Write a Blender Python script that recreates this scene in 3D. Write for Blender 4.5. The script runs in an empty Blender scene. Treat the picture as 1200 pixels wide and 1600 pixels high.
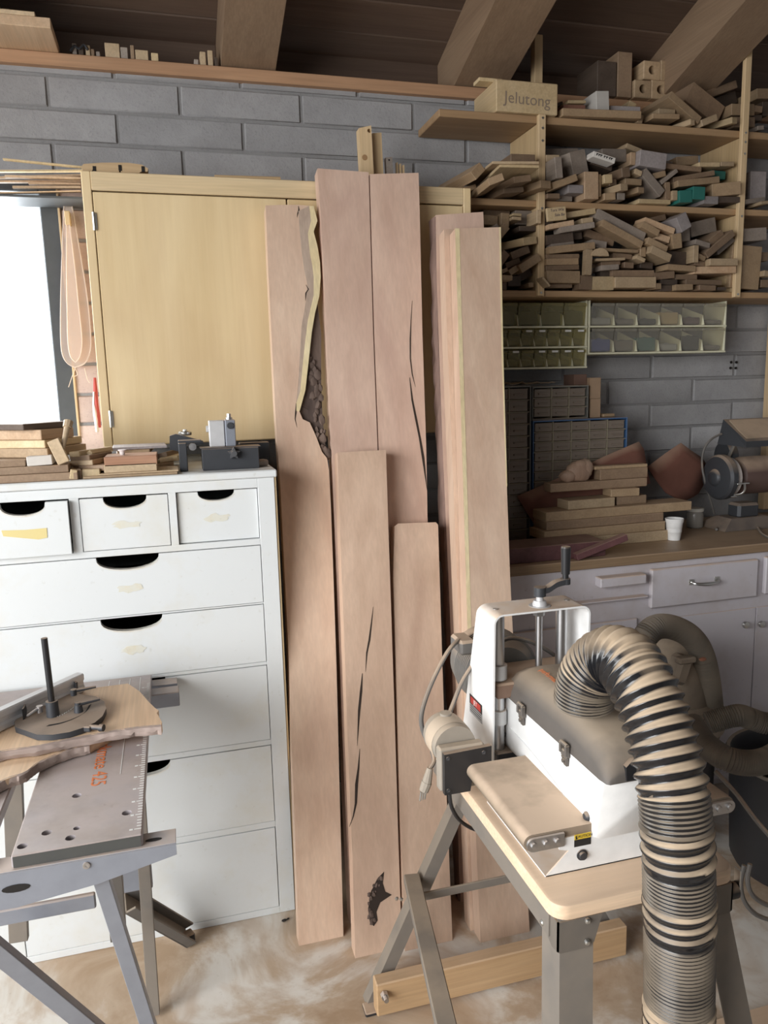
import bpy, bmesh, math, random
from mathutils import Vector, Matrix, Euler
random.seed(7)
C = bpy.context.scene.collection
SC = bpy.context.scene
PI = math.pi
# ------------------------------------------------------------------ camera
YAW, PITCH, ROLL, CD, CH, FPX = 15.3485, 9.4399, -1.4598, 2.7587, 1.55, 1194.67
_y, _p, _r = map(math.radians, (YAW, PITCH, ROLL))
FW = Vector((math.sin(_y)*math.cos(_p), math.cos(_y)*math.cos(_p), -math.sin(_p)))
_rt = Vector((math.cos(_y), -math.sin(_y), 0)); _up = _rt.cross(FW)
RT = _rt*math.cos(_r) + _up*math.sin(_r)
UP = -_rt*math.sin(_r) + _up*math.cos(_r)
CAM = Vector((0, -CD, CH))
cam = bpy.data.cameras.new('camera'); cam.sensor_fit = 'VERTICAL'; cam.sensor_height = 24.0
cam.lens = FPX/1600*24.0; cam.clip_start = 0.05
camo = bpy.data.objects.new('camera', cam); C.objects.link(camo)
M = Matrix((RT, UP, -FW)).transposed().to_4x4(); M.translation = CAM
camo.matrix_world = M; SC.camera = camo
# ------------------------------------------------------------------ light
SC.view_settings.view_transform = 'Standard'; SC.view_settings.look = 'None'
SC.view_settings.gamma = 1.0; SC.view_settings.use_curve_mapping = False
SC.view_settings.exposure = 0.0
W = bpy.data.worlds.new('world'); SC.world = W; W.use_nodes = True
W.node_tree.nodes['Background'].inputs[0].default_value = (0.86, 0.94, 1.0, 1)
W.node_tree.nodes['Background'].inputs[1].default_value = 2.0
def area(name, loc, target, sx, sy, power, col, spread=180):
    l = bpy.data.lights.new(name, 'AREA'); l.shape = 'RECTANGLE'; l.size = sx; l.size_y = sy
    l.energy = power; l.color = col
    o = bpy.data.objects.new(name, l); C.objects.link(o); o.location = loc
    o.rotation_euler = (Vector(target)-Vector(loc)).to_track_quat('-Z', 'Y').to_euler()
    l.spread = math.radians(spread); return o
# daylight through the open garage door on the left and through the window
area('door_daylight', (-2.45, -3.1, 1.75), (0.4, -1.4, 0.55), 2.8, 1.9, 81, (0.985, 0.985, 0.98), 112)
area('window_daylight', (-1.0, 0.10, 1.85), (-0.5, -1.5, 1.1), 1.1, 0.65, 38, (0.88, 0.95, 1.0))
# ------------------------------------------------------------------ helpers
def ray(px, py): return FW + RT*((px-600)/FPX) - UP*((py-800)/FPX)
def P(px, py, **k):
    a, v = next(iter(k.items())); i = 'XYZ'.index(a); d = ray(px, py)
    return CAM + d*((v-CAM[i])/d[i])
def PL(px, py, Yb, kk):          # on the leaning plane Y = Yb + kk*Z
    d = ray(px, py); t = (Yb + kk*CAM.z - CAM.y)/(d.y - kk*d.z)
    return CAM + d*t
def fdepth(p): return (Vector(p)-CAM).dot(FW)
class MB:
    def __init__(s): s.v = []; s.f = []; s.mi = []
    def add(s, vs, fs, mi=0):
        b = len(s.v); s.v += [Vector(x) for x in vs]
        for f in fs: s.f.append([b+i for i in f]); s.mi.append(mi)
        return s
    def cbox(s, c, size, R=None, b=0.002, mi=0):
        c = Vector(c); h = [x/2 for x in size]; b = min(b, 0.45*min(h))
        if b <= 0: return s.box(c, size, R, mi)
        ids = {}; vs = []
        for a in range(3):
            for sx in (-1, 1):
                for sy in (-1, 1):
                    for sz in (-1, 1):
                        g = (sx, sy, sz); q = [g[i]*(h[i]-(0 if i == a else b)) for i in range(3)]
                        ids[(a,)+g] = len(vs); q = Vector(q); vs.append(c + (R@q if R else q))
        fs = []
        def key(a, d): return ids[(a, d[0], d[1], d[2])]
        for a in range(3):
            u, w = [(1, 2), (0, 2), (0, 1)][a]
            for sg in (-1, 1):
                f = []
                for su, sw in ((-1, -1), (1, -1), (1, 1), (-1, 1)):
                    d = [0, 0, 0]; d[a] = sg; d[u] = su; d[w] = sw; f.append(key(a, d))
                fs.append(f)
            for su in (-1, 1):
                for sw in (-1, 1):
                    f = []
                    for ax, e in ((u, -1), (u, 1), (w, 1), (w, -1)):
                        d = [0, 0, 0]; d[a] = e; d[u] = su; d[w] = sw; f.append(key(ax, d))
                    fs.append(f)
        for sx in (-1, 1):
            for sy in (-1, 1):
                for sz in (-1, 1): fs.append([key(a, (sx, sy, sz)) for a in range(3)])
        return s.add(vs, fs, mi)
    def box(s, c, size, R=None, mi=0):
        c = Vector(c); vs = []
        for x in (-.5, .5):
            for y in (-.5, .5):
                for z in (-.5, .5):
                    q = Vector((x*size[0], y*size[1], z*size[2])); vs.append(c + (R@q if R else q))
        return s.add(vs, [(0, 1, 3, 2), (4, 6, 7, 5), (0, 4, 5, 1), (2, 3, 7, 6), (0, 2, 6, 4), (1, 5, 7, 3)], mi)
    def ab(s, x0, x1, y0, y1, z0, z1, b=0.002, mi=0):
        return s.cbox(((x0+x1)/2, (y0+y1)/2, (z0+z1)/2), (abs(x1-x0), abs(y1-y0), abs(z1-z0)), None, b, mi)
    def prism(s, poly, vec, mi=0):
        n = len(poly); vec = Vector(vec); vs = [Vector(p) for p in poly]; vs += [p+vec for p in vs]
        fs = [list(range(n)), list(range(2*n-1, n-1, -1))] + [(i, (i+1) % n, n+(i+1) % n, n+i) for i in range(n)]
        return s.add(vs, fs, mi)
    def loft(s, rings, cap=True, mi=0, closed=False):
        n = len(rings[0]); vs = [p for r in rings for p in r]; fs = []
        m = len(rings)
        for k in range(m if closed else m-1):
            k2 = (k+1) % m
            for i in range(n): fs.append((k*n+i, k*n+(i+1) % n, k2*n+(i+1) % n, k2*n+i))
        if cap and not closed: fs += [list(range(n))[::-1], [(m-1)*n+i for i in range(n)]]
        return s.add(vs, fs, mi)
    def cyl(s, p0, p1, r0, r1=None, n=16, cap=True, mi=0):
        r1 = r0 if r1 is None else r1; p0 = Vector(p0); p1 = Vector(p1); d = (p1-p0).normalized()
        a = d.orthogonal().normalized(); b = d.cross(a)
        ring = lambda p, r: [p + a*(r*math.cos(2*PI*i/n)) + b*(r*math.sin(2*PI*i/n)) for i in range(n)]
        return s.loft([ring(p0, r0), ring(p1, r1)], cap, mi)
    def lathe(s, prof, o, axis=(0, 0, 1), n=24, cap=True, mi=0):
        o = Vector(o); d = Vector(axis).normalized(); a = d.orthogonal().normalized(); b = d.cross(a)
        return s.loft([[o + d*h + a*(r*math.cos(2*PI*i/n)) + b*(r*math.sin(2*PI*i/n)) for i in range(n)] for r, h in prof], cap, mi)
    def tube(s, pts, r, n=10, cap=True, sub=4, mi=0):
        pts = smooth(pts, sub) if sub > 1 else [Vector(p) for p in pts]
        fr = frames(pts)
        rr = r if callable(r) else (lambda t: r)
        m = len(pts)
        return s.loft([[p + a*(rr(k/(m-1))*math.cos(2*PI*i/n)) + b*(rr(k/(m-1))*math.sin(2*PI*i/n)) for i in range(n)] for k, (p, (a, b)) in enumerate(zip(pts, fr))], cap, mi)
    def ico(s, c, r, sc=(1, 1, 1), jit=0, sub=2, mi=0):
        bm = bmesh.new(); bmesh.ops.create_icosphere(bm, subdivisions=sub, radius=r)
        vs = [Vector(c) + Vector((v.co.x*sc[0], v.co.y*sc[1], v.co.z*sc[2]))*(1+random.uniform(-jit, jit)) for v in bm.verts]
        fs = [[v.index for v in f.verts] for f in bm.faces]; bm.free(); return s.add(vs, fs, mi)
    def build(s, name, mat, parent=None, org=None, ang=35, recalc=True):
        if org is None: org = parent_loc(parent)
        org = Vector(org)
        me = bpy.data.meshes.new(name)
        me.from_pydata([v-org for v in s.v], [], s.f)
        for m in (mat if isinstance(mat, (list, tuple)) else [mat]): me.materials.append(m)
        me.polygons.foreach_set('material_index', s.mi)
        if recalc:
            bm = bmesh.new(); bm.from_mesh(me); bmesh.ops.recalc_face_normals(bm, faces=bm.faces); bm.to_mesh(me); bm.free()
        me.polygons.foreach_set('use_smooth', [True]*len(me.polygons))
        me.set_sharp_from_angle(angle=math.radians(ang))
        o = bpy.data.objects.new(name, me); C.objects.link(o)
        if parent is None: o.location = org
        else: o.parent = parent
        return o
    def base(s):
        lo = [min(v[i] for v in s.v) for i in range(3)]; hi = [max(v[i] for v in s.v) for i in range(3)]
        return ((lo[0]+hi[0])/2, (lo[1]+hi[1])/2, lo[2])
    def thing(s, name, mat, label, cat, group=None, **k):
        return tag(s.build(name, mat, None, s.base(), **k), label, cat, group)
def parent_loc(p):
    v = Vector((0, 0, 0))
    while p is not None: v += p.location; p = p.parent
    return v
def smooth(pts, sub):
    pts = [Vector(p) for p in pts]; out = []
    for i in range(len(pts)-1):
        p0 = pts[max(i-1, 0)]; p1 = pts[i]; p2 = pts[i+1]; p3 = pts[min(i+2, len(pts)-1)]
        for k in range(sub):
            t = k/sub
            out.append(0.5*((2*p1)+(p2-p0)*t+(2*p0-5*p1+4*p2-p3)*t*t+(3*p1-p0-3*p2+p3)*t**3))
    out.append(pts[-1]); return out
def frames(pts):
    fr = []; a = None
    for i in range(len(pts)):
        d = (pts[min(i+1, len(pts)-1)]-pts[max(i-1, 0)]).normalized()
        if a is None: a = d.orthogonal().normalized()
        a = (a - d*a.dot(d)).normalized(); fr.append((a, d.cross(a)))
    return fr
def tag(o, label=None, cat=None, group=None, kind=None):
    for k, v in (('label', label), ('category', cat), ('group', group), ('kind', kind)):
        if v: o[k] = v
    return o
def thing(name, loc, label, cat, group=None):
    o = bpy.data.objects.new(name, None); o.empty_display_size = .05; C.objects.link(o); o.location = loc
    return tag(o, label, cat, group)
def struct(o): o['kind'] = 'structure'; return o
def cut(o, cutter):           # boolean difference, baked
    c = cutter.build('cutter', o.data.materials[0] if o.data.materials else None, None, (0, 0, 0))
    if o.parent is not None: c.location = -parent_loc(o.parent) + Vector((0, 0, 0)); c.parent = None
    bpy.context.view_layer.update()
    c.location = (0, 0, 0)
    m = o.modifiers.new('cut', 'BOOLEAN'); m.operation = 'DIFFERENCE'; m.object = c; m.solver = 'EXACT'
    bpy.context.view_layer.update()
    dg = bpy.context.evaluated_depsgraph_get()
    me = bpy.data.meshes.new_from_object(o.evaluated_get(dg)); o.modifiers.clear()
    old = o.data; o.data = me; me.name = old.name
    bpy.data.objects.remove(c); me.set_sharp_from_angle(angle=math.radians(35)); return o
def text(body, size, o, xdir, ydir, mat, parent, name='lettering', ext=0.0004, align='CENTER'):
    cu = bpy.data.curves.new('t', 'FONT'); cu.body = body; cu.size = size; cu.extrude = ext; cu.resolution_u = 3
    cu.align_x = align; cu.align_y = 'CENTER'
    t = bpy.data.objects.new('t', cu); C.objects.link(t); bpy.context.view_layer.update()
    me = bpy.data.meshes.new_from_object(t.evaluated_get(bpy.context.evaluated_depsgraph_get()))
    bpy.data.objects.remove(t)
    x = Vector(xdir).normalized(); y = Vector(ydir); y = (y-x*y.dot(x)).normalized(); z = x.cross(y)
    Mx = Matrix((x, y, z)).transposed().to_4x4(); Mx.translation = Vector(o) - parent_loc(parent)
    me.transform(Mx); me.materials.clear(); me.materials.append(mat)
    ob = bpy.data.objects.new(name, me); C.objects.link(ob); ob.parent = parent; return ob
def scribble(lines, o, xdir, ydir, h, mat, parent, r=0.0009, name='handwriting'):
    """pencil strokes: polylines in (x, y) units of letter height"""
    x = Vector(xdir).normalized(); y = Vector(ydir).normalized(); b = MB()
    for l in lines:
        b.tube([Vector(o)+x*(u*h)+y*(v*h) for u, v in l], r, 4, sub=1)
    return b.build(name, mat, parent)
ORD = ['first', 'second', 'third', 'fourth', 'fifth', 'sixth', 'seventh', 'eighth', 'ninth', 'tenth', 'eleventh', 'twelfth', 'thirteenth', 'fourteenth', 'fifteenth', 'sixteenth']
# ------------------------------------------------------------------ materials
def newmat(name):
    m = bpy.data.materials.new(name); m.use_nodes = True; t = m.node_tree
    return m, t, t.nodes['Principled BSDF']
def nd(t, typ, **k):
    n = t.nodes.new(typ)
    for a, v in k.items():
        if a.startswith('i_'): n.inputs[a[2:].replace('_', ' ')].default_value = v
        else: setattr(n, a, v)
    return n
def ramp(t, src, stops):
    r = nd(t, 'ShaderNodeValToRGB'); e = r.color_ramp.elements
    while len(e) < len(stops): e.new(0.5)
    for x, (p, c) in zip(e, stops): x.position = p; x.color = (*c, 1) if len(c) == 3 else c
    t.links.new(src, r.inputs[0]); return r.outputs[0]
def mix(t, f, a, b, mode='MIX'):
    m = nd(t, 'ShaderNodeMix', data_type='RGBA', blend_type=mode)
    for s, v in ((0, f), (6, a), (7, b)):
        if hasattr(v, 'default_value') or hasattr(v, 'is_linked'): t.links.new(v, m.inputs[s])
        else: m.inputs[s].default_value = v if s == 0 else ((*v, 1) if len(v) == 3 else v)
    return m.outputs[2]
def coords(t, scale, rot=(0, 0, 0), rnd=True):
    tc = nd(t, 'ShaderNodeTexCoord'); mp = nd(t, 'ShaderNodeMapping'); mp.inputs['Scale'].default_value = scale; mp.inputs['Rotation'].default_value = rot
    if rnd:
        oi = nd(t, 'ShaderNodeObjectInfo'); ml = nd(t, 'ShaderNodeVectorMath', operation='SCALE'); ml.inputs[0].default_value = (3.1, 5.7, 7.3)
        t.links.new(oi.outputs['Random'], ml.inputs['Scale']); ad = nd(t, 'ShaderNodeVectorMath', operation='ADD')
        t.links.new(tc.outputs['Object'], ad.inputs[0]); t.links.new(ml.outputs[0], ad.inputs[1]); t.links.new(ad.outputs[0], mp.inputs[0])
    else: t.links.new(tc.outputs['Object'], mp.inputs[0])
    return mp.outputs[0]
def noise(t, vec, scale, detail=3, rough=.55, dist=0):
    n = nd(t, 'ShaderNodeTexNoise', i_Scale=scale, i_Detail=detail, i_Roughness=rough, i_Distortion=dist); t.links.new(vec, n.inputs['Vector']); return n.outputs['Fac']
def bump(t, bsdf, src, s=.2, d=.002):
    b = nd(t, 'ShaderNodeBump', i_Strength=s, i_Distance=d); t.links.new(src, b.inputs['Height']); t.links.new(b.outputs[0], bsdf.inputs['Normal'])
def dust_on(t, col, dust, amount, lo=.25, hi=.75, ns=9):
    """sawdust lying on the upward faces"""
    g = nd(t, 'ShaderNodeNewGeometry'); sx = nd(t, 'ShaderNodeSeparateXYZ'); t.links.new(g.outputs['Normal'], sx.inputs[0])
    mr = nd(t, 'ShaderNodeMapRange', i_From_Min=lo, i_From_Max=hi); t.links.new(sx.outputs['Z'], mr.inputs['Value'])
    n = noise(t, coords(t, (1, 1, 1), rnd=False), ns, 4); m2 = nd(t, 'ShaderNodeMapRange', i_From_Min=.3, i_From_Max=.55, i_To_Min=.45); t.links.new(n, m2.inputs['Value'])
    mu = nd(t, 'ShaderNodeMath', operation='MULTIPLY'); t.links.new(mr.outputs[0], mu.inputs[0]); t.links.new(m2.outputs[0], mu.inputs[1])
    m3 = nd(t, 'ShaderNodeMath', operation='MULTIPLY'); m3.inputs[1].default_value = amount; t.links.new(mu.outputs[0], m3.inputs[0])
    return mix(t, m3.outputs[0], col, dust), m3.outputs[0]
DUST = (.68, .50, .355)
def wood(name, c1, c2, axis=1, rough=.6, var=.25, dust=0, figure=0, knots=None, fine=1.0):
    m, t, b = newmat(name)
    sc = [26, 26, 26]; sc[axis] = 1.6
    v = coords(t, sc)
    n1 = noise(t, v, 1.0, 5, .6, .6)
    sc2 = [7, 7, 7]; sc2[axis] = .9
    n2 = noise(t, coords(t, sc2), 1.0, 2, .5, 1.5)
    sc3 = [150, 150, 150]; sc3[axis] = 5
    n3 = noise(t, coords(t, sc3), 1.0, 2)
    a = nd(t, 'ShaderNodeMath', operation='ADD'); t.links.new(n1, a.inputs[0]); t.links.new(n2, a.inputs[1])
    h = nd(t, 'ShaderNodeMath', operation='MULTIPLY'); h.inputs[1].default_value = .5; t.links.new(a.outputs[0], h.inputs[0])
    col = ramp(t, h.outputs[0], [(.3, c1), (.68, c2)])
    f3 = nd(t, 'ShaderNodeMapRange', i_From_Min=.35, i_From_Max=.7, i_To_Min=.80, i_To_Max=1.06); t.links.new(n3, f3.inputs[0])
    cb = nd(t, 'ShaderNodeCombineColor')
    for i in range(3): t.links.new(f3.outputs[0], cb.inputs[i])
    col = mix(t, .6*fine, col, cb.outputs[0], 'MULTIPLY')
    if figure:        # curly figure and purplish streaks
        scf = [5, 5, 5]; scf[axis] = 2.2
        nf = noise(t, coords(t, scf), 1.0, 3, .5, 1)
        col = mix(t, ramp(t, nf, [(.45, (0, 0, 0)), (.75, (figure,)*3)]), col, (c1[0]*.72, c1[1]*.62, c1[2]*.66))
    if knots:
        nk = noise(t, coords(t, (2.2, 2.2, 1.1)), 1.0, 3, .6, .8)
        col = mix(t, ramp(t, nk, [(.62, (0, 0, 0)), (.72, (1, 1, 1))]), col, knots)
    if var:
        oi = nd(t, 'ShaderNodeObjectInfo'); mr = nd(t, 'ShaderNodeMapRange', i_To_Min=1-var, i_To_Max=1+var*.5); t.links.new(oi.outputs['Random'], mr.inputs[0])
        cc = nd(t, 'ShaderNodeCombineColor')
        for i in range(3): t.links.new(mr.outputs[0], cc.inputs[i])
        col = mix(t, 1.0, col, cc.outputs[0], 'MULTIPLY')
    if dust: col, _ = dust_on(t, col, DUST, dust)
    t.links.new(col, b.inputs['Base Color']); b.inputs['Roughness'].default_value = rough
    bump(t, b, n3, .15, .001); return m
def paint(name, col, stain, amt=.5, rough=.45, dust=0, ns=3.0):
    m, t, b = newmat(name); v = coords(t, (1, 1, 1))
    n = noise(t, v, ns, 5, .65); n2 = noise(t, v, 55, 3)
    c = mix(t, ramp(t, n, [(.5, (0, 0, 0)), (.8, (amt,)*3)]), col, stain)
    c = mix(t, ramp(t, n2, [(.66, (0, 0, 0)), (.78, (amt*.5,)*3)]), c, tuple(x*.6 for x in stain))
    if dust: c, _ = dust_on(t, c, DUST, dust)
    t.links.new(c, b.inputs['Base Color']); b.inputs['Roughness'].default_value = rough
    bump(t, b, n2, .06, .001); return m
def plain(name, col, rough=.5, metal=0, dust=0, var=0, dcol=DUST, lo=.25, hi=.75):
    m, t, b = newmat(name); b.inputs['Roughness'].default_value = rough; b.inputs['Metallic'].default_value = metal
    n = noise(t, coords(t, (1, 1, 1)), 30, 4)
    c = mix(t, ramp(t, n, [(.35, (0, 0, 0)), (.75, (.35+var,)*3)]), col, tuple(x*.72 for x in col))
    if dust:
        c, f = dust_on(t, c, dcol, dust, lo, hi)
        mr = nd(t, 'ShaderNodeMapRange', i_To_Min=rough, i_To_Max=.95); t.links.new(f, mr.inputs[0]); t.links.new(mr.outputs[0], b.inputs['Roughness'])
        if metal:
            m2 = nd(t, 'ShaderNodeMapRange', i_To_Min=metal, i_To_Max=0); t.links.new(f, m2.inputs[0]); t.links.new(m2.outputs[0], b.inputs['Metallic'])
    t.links.new(c, b.inputs['Base Color']); return m
def clear(name, tint, op=.35, rough=.12):
    m, t, b = newmat(name); tr = nd(t, 'ShaderNodeBsdfTransparent'); tr.inputs[0].default_value = (*tint, 1)
    b.inputs['Base Color'].default_value = (*[x*.8 for x in tint], 1); b.inputs['Roughness'].default_value = rough
    ms = nd(t, 'ShaderNodeMixShader'); ms.inputs[0].default_value = op
    t.links.new(tr.outputs[0], ms.inputs[1]); t.links.new(b.outputs[0], ms.inputs[2]); t.links.new(ms.outputs[0], t.nodes['Material Output'].inputs[0]); return m
def blockmat(name, c1, c2):
    m, t, b = newmat(name); v = coords(t, (1, 1, 1))
    n = noise(t, v, 6, 4, .7); n2 = noise(t, v, 130, 3, .7)
    c = ramp(t, n, [(.3, c1), (.7, c2)]); c = mix(t, ramp(t, n2, [(.55, (0, 0, 0)), (.8, (.5,)*3)]), c, tuple(x*.55 for x in c1))
    oi = nd(t, 'ShaderNodeObjectInfo'); mr = nd(t, 'ShaderNodeMapRange', i_To_Min=.86, i_To_Max=1.08); t.links.new(oi.outputs['Random'], mr.inputs[0])
    cc = nd(t, 'ShaderNodeCombineColor')
    for i in range(3): t.links.new(mr.outputs[0], cc.inputs[i])
    c = mix(t, 1.0, c, cc.outputs[0], 'MULTIPLY')
    t.links.new(c, b.inputs['Base Color']); b.inputs['Roughness'].default_value = .9; bump(t, b, n2, .5, .003); return m
BLOCK = blockmat('grey_block', (.30, .295, .30), (.385, .38, .385))
MORTAR = blockmat('mortar', (.25, .245, .245), (.31, .305, .305))
PINKLIT = blockmat('pink_lit_block', (.52, .39, .34), (.66, .52, .46))  # warm reflected light beside the window, painted into the block colour
PINE_Y = wood('pine_y', (.50, .34, .18), (.66, .48, .28), 1, var=.15)
PINE_X = wood('pine_x', (.46, .31, .16), (.60, .43, .25), 0, var=.12)
SHELFW = wood('shelf_wood', (.33, .20, .10), (.46, .30, .165), 0, var=.12)
DIVW = wood('divider_wood', (.46, .32, .165), (.58, .42, .235), 2, var=.1)
PINE_Z = wood('pine_z', (.52, .37, .20), (.68, .50, .30), 2, var=.12)
BEAM = wood('beam_wood', (.225, .145, .09), (.30, .205, .13), 1, var=.05)
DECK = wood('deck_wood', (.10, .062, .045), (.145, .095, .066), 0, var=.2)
PLATE = wood('plate_wood', (.40, .22, .12), (.52, .31, .18), 0, var=0)
PLY = wood('plywood', (.68, .51, .28), (.80, .635, .385), 2, rough=.4, var=.04, fine=.12, figure=.22, knots=(.66, .48, .25))
PLYRAIL = wood('plywood_rail', (.70, .54, .32), (.78, .62, .40), 0, rough=.4, var=.05)
MESQ = wood('slab_wood', (.60, .41, .295), (.77, .58, .44), 2, rough=.5, var=.10, figure=.30, fine=.5)
MESQ2 = wood('slab_wood_pinkish', (.60, .41, .315), (.765, .56, .445), 2, rough=.5, var=.08, figure=.40, fine=.5)
MESQ3 = wood('slab_wood_tan', (.545, .375, .27), (.71, .515, .385), 2, rough=.5, var=.08, figure=.30, fine=.5)
SAP = wood('sapwood', (.70, .55, .30), (.84, .72, .46), 2, var=0)
BARK = wood('bark', (.06, .04, .035), (.20, .14, .11), 2, rough=.9, var=.1)
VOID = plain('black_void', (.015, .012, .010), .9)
CRACK = plain('crack_dark', (.035, .022, .016), .9)
TSPEC = {'pale': ((.50, .37, .23), (.64, .49, .32), .2), 'yellow': ((.60, .45, .25), (.74, .58, .36), .15), 'tan': ((.38, .26, .155), (.50, .36, .22), .3), 'brown': ((.25, .165, .105), (.34, .235, .15), .35),
         'dark': ((.08, .055, .04), (.14, .10, .075), .3), 'grey': ((.30, .25, .21), (.41, .35, .30), .3), 'lilac': ((.36, .32, .32), (.47, .43, .43), .1), 'red': ((.30, .13, .09), (.40, .20, .14), .2),
         'purple': ((.10, .04, .045), (.16, .07, .07), .25), 'orange': ((.62, .41, .25), (.78, .57, .38), .1)}
def tones(suffix, k, warm=1.0):
    d = {n: wood('offcut_'+n+suffix, tuple(x*k*w for x, w in zip(a, (1, warm, warm*warm))), tuple(x*k*w for x, w in zip(b_, (1, warm, warm*warm))), 1, dust=du*k) for n, (a, b_, du) in TSPEC.items()}
    d['teal'] = plain('teal_paint'+suffix, (.02, .20*k, .165*k), .5); d['white'] = plain('white_wood'+suffix, (.66*k, .62*k, .57*k), .6)
    return d
TONES = tones('', 1.0)
OLD_SHADED = tones('_old_shaded', .70, .97)         # old, dusty rack scraps; the rack's shade is also darkened into the tones
WHITE = paint('old_white_paint', (.82, .83, .82), (.62, .53, .38), .5)
WHITE2 = paint('lilac_white_paint', (.62, .59, .63), (.42, .33, .27), .6, dust=.7)
WHITE3 = paint('dresser_white', (.725, .75, .755), (.62, .55, .38), .42, ns=4)
ENAMEL = plain('white_enamel', (.86, .86, .85), .3, dust=.85)
GREYPL = plain('dusty_grey_plastic', (.115, .10, .088), .6, dust=.9, dcol=(.46, .36, .26), lo=.35, hi=1.0)
BLACKPL = plain('black_plastic', (.02, .02, .022), .35, dust=.55)
HOSET = plain('black_hose_tight', (.012, .012, .014), .16, dust=.5, dcol=(.50, .40, .29), lo=.30, hi=.75)
HOSEM = plain('black_hose', (.012, .012, .014), .18, dust=.97, dcol=(.56, .43, .30), lo=.28, hi=.66)
STEEL = plain('steel', (.55, .55, .56), .35, 1, dust=.5)
ZINC = plain('zinc', (.62, .62, .60), .3, 1)
DKMET = plain('dark_cast_metal', (.055, .058, .065), .5, .3, dust=.45)
GREYMET = plain('grey_painted_steel', (.14, .132, .125), .5, 0, dust=.8, dcol=(.40, .32, .235), lo=-.5, hi=1.0)
BLUEGREY = plain('bluegrey_steel', (.30, .32, .37), .4, .35, dust=.55)
ALU = plain('aluminium', (.70, .70, .71), .35, .35, dust=.1)
GREYBOX = plain('grey_cabinet_plastic', (.17, .17, .155), .5, dust=.8)
BLUEBOX = plain('blue_cabinet_metal', (.05, .12, .26), .45, dust=.6)
CREAM = plain('cream_plastic', (.72, .70, .52), .45, dust=.4)
BINCL = clear('clear_bin', (.88, .86, .80), .15)
BINYE = clear('yellowed_clear_bin', (.80, .76, .52), .18)
DRWCL = clear('smoky_drawer', (.52, .43, .35), .55)
GLASSJ = clear('jar_glass', (.70, .66, .60), .45)
FOAM = plain('white_foam', (.86, .86, .85), .6)
CARD = plain('cardboard', (.42, .29, .19), .9)
PAPER = plain('brown_paper', (.34, .26, .18), .9)
SANDP = plain('abrasive_cloth', (.20, .085, .06), .95, dust=.35)
SANDPB = plain('abrasive_back', (.10, .045, .035), .9, dust=.3)
COUNT = wood('counter_wood', (.25, .165, .095), (.34, .235, .14), 0, rough=.5, var=0, dust=.35)
TABLEW = wood('table_wood', (.74, .53, .35), (.84, .64, .46), 0, rough=.55, var=0, dust=.8)
RUBBER = plain('rubber', (.025, .025, .028), .6, dust=.7)
CORD = plain('grey_cord', (.13, .12, .11), .6, dust=.6)
JAW = paint('grey_jaw', (.36, .325, .34), (.17, .15, .135), .85, dust=.25, ns=5)
ORANGE = plain('orange_print', (.72, .20, .06), .6)
INK = plain('ink', (.10, .08, .09), .8)
PENCIL = plain('faded_pencil', (.25, .19, .14), .9)
KNOBM = plain('dark_knob', (.085, .085, .09), .45, dust=.4)
BLACKP = plain('black_print', (.02, .02, .02), .5)
REDP = plain('red_print', (.55, .05, .04), .5)
YELP = plain('yellow_print', (.75, .52, .05), .5)
WHITEP = plain('white_print', (.75, .75, .72), .6)
MASK = paint('masking_tape', (.74, .62, .28), (.66, .55, .30), .3)
# ------------------------------------------------------------------ the setting
def floor_mat():
    m, t, b = newmat('concrete_floor'); v = coords(t, (1, 1, 1), rnd=False)
    n = noise(t, v, 2.6, 6, .62, .8); n2 = noise(t, v, 60, 4, .7); n3 = noise(t, v, 6, 3, .5, 1)
    c = ramp(t, n, [(.36, (.40, .28, .18)), (.47, (.52, .40, .29)), (.56, (.72, .67, .60)), (.68, (.80, .77, .72))])
    c = mix(t, ramp(t, n3, [(.5, (0, 0, 0)), (.7, (.55,)*3)]), c, (.47, .33, .22))
    c = mix(t, ramp(t, n2, [(.6, (0, 0, 0)), (.75, (.35,)*3)]), c, (.30, .23, .17))
    t.links.new(c, b.inputs['Base Color']); b.inputs['Roughness'].default_value = .75; bump(t, b, n2, .1, .002); return m
struct(MB().ab(-3.2, 3.5, -5.2, .4, -.12, 0, 0).build('floor', floor_mat()))
# back wall: mortar core with a window opening, blocks standing proud of it
WX0, WX1, WZ0, WZ1 = -1.75, -.302, 1.40, 2.215
core = MB()
core.box(((-3.2+WX0)/2, .085, 1.28), (WX0+3.2, .15, 2.56)); core.box(((3.5+WX1)/2, .085, 1.28), (3.5-WX1, .15, 2.56))
core.box(((WX0+WX1)/2, .085, WZ0/2), (WX1-WX0, .15, WZ0)); core.box(((WX0+WX1)/2, .085, (WZ1+2.56)/2), (WX1-WX0, .15, 2.56-WZ1))
wall = struct(core.build('wall_back', MORTAR))
LX, LZ, BL, CHH = -.299, 2.484, .401, .099
def block_mesh(w, seed):
    random.seed(seed); b = MB(); b.cbox((0, .0085, 0), (w-.011, .025, CHH-.010), None, .003)
    for v in b.v: v += Vector((random.uniform(-.0015, .0015), random.uniform(-.0015, .0015) if v.y < 0 else 0, random.uniform(-.0012, .0012)))
    o = b.build('block', BLOCK, None, (0, 0, 0)); me = o.data; bpy.data.objects.remove(o); return me
BM = [block_mesh(BL, i) for i in range(5)]; random.seed(3)
def block(x0, x1, z, mat=None):
    if x1-x0 < .03: return
    if abs(x1-x0-BL) < .001: me = random.choice(BM)
    else: me = block_mesh(x1-x0, int(z*1000)+int(x0*1000)+9000)
    if mat:
        me = me.copy(); me.materials.clear(); me.materials.append(mat)
    o = bpy.data.objects.new('block', me); C.objects.link(o); o.parent = wall; o.location = ((x0+x1)/2, .009, z)
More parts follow.
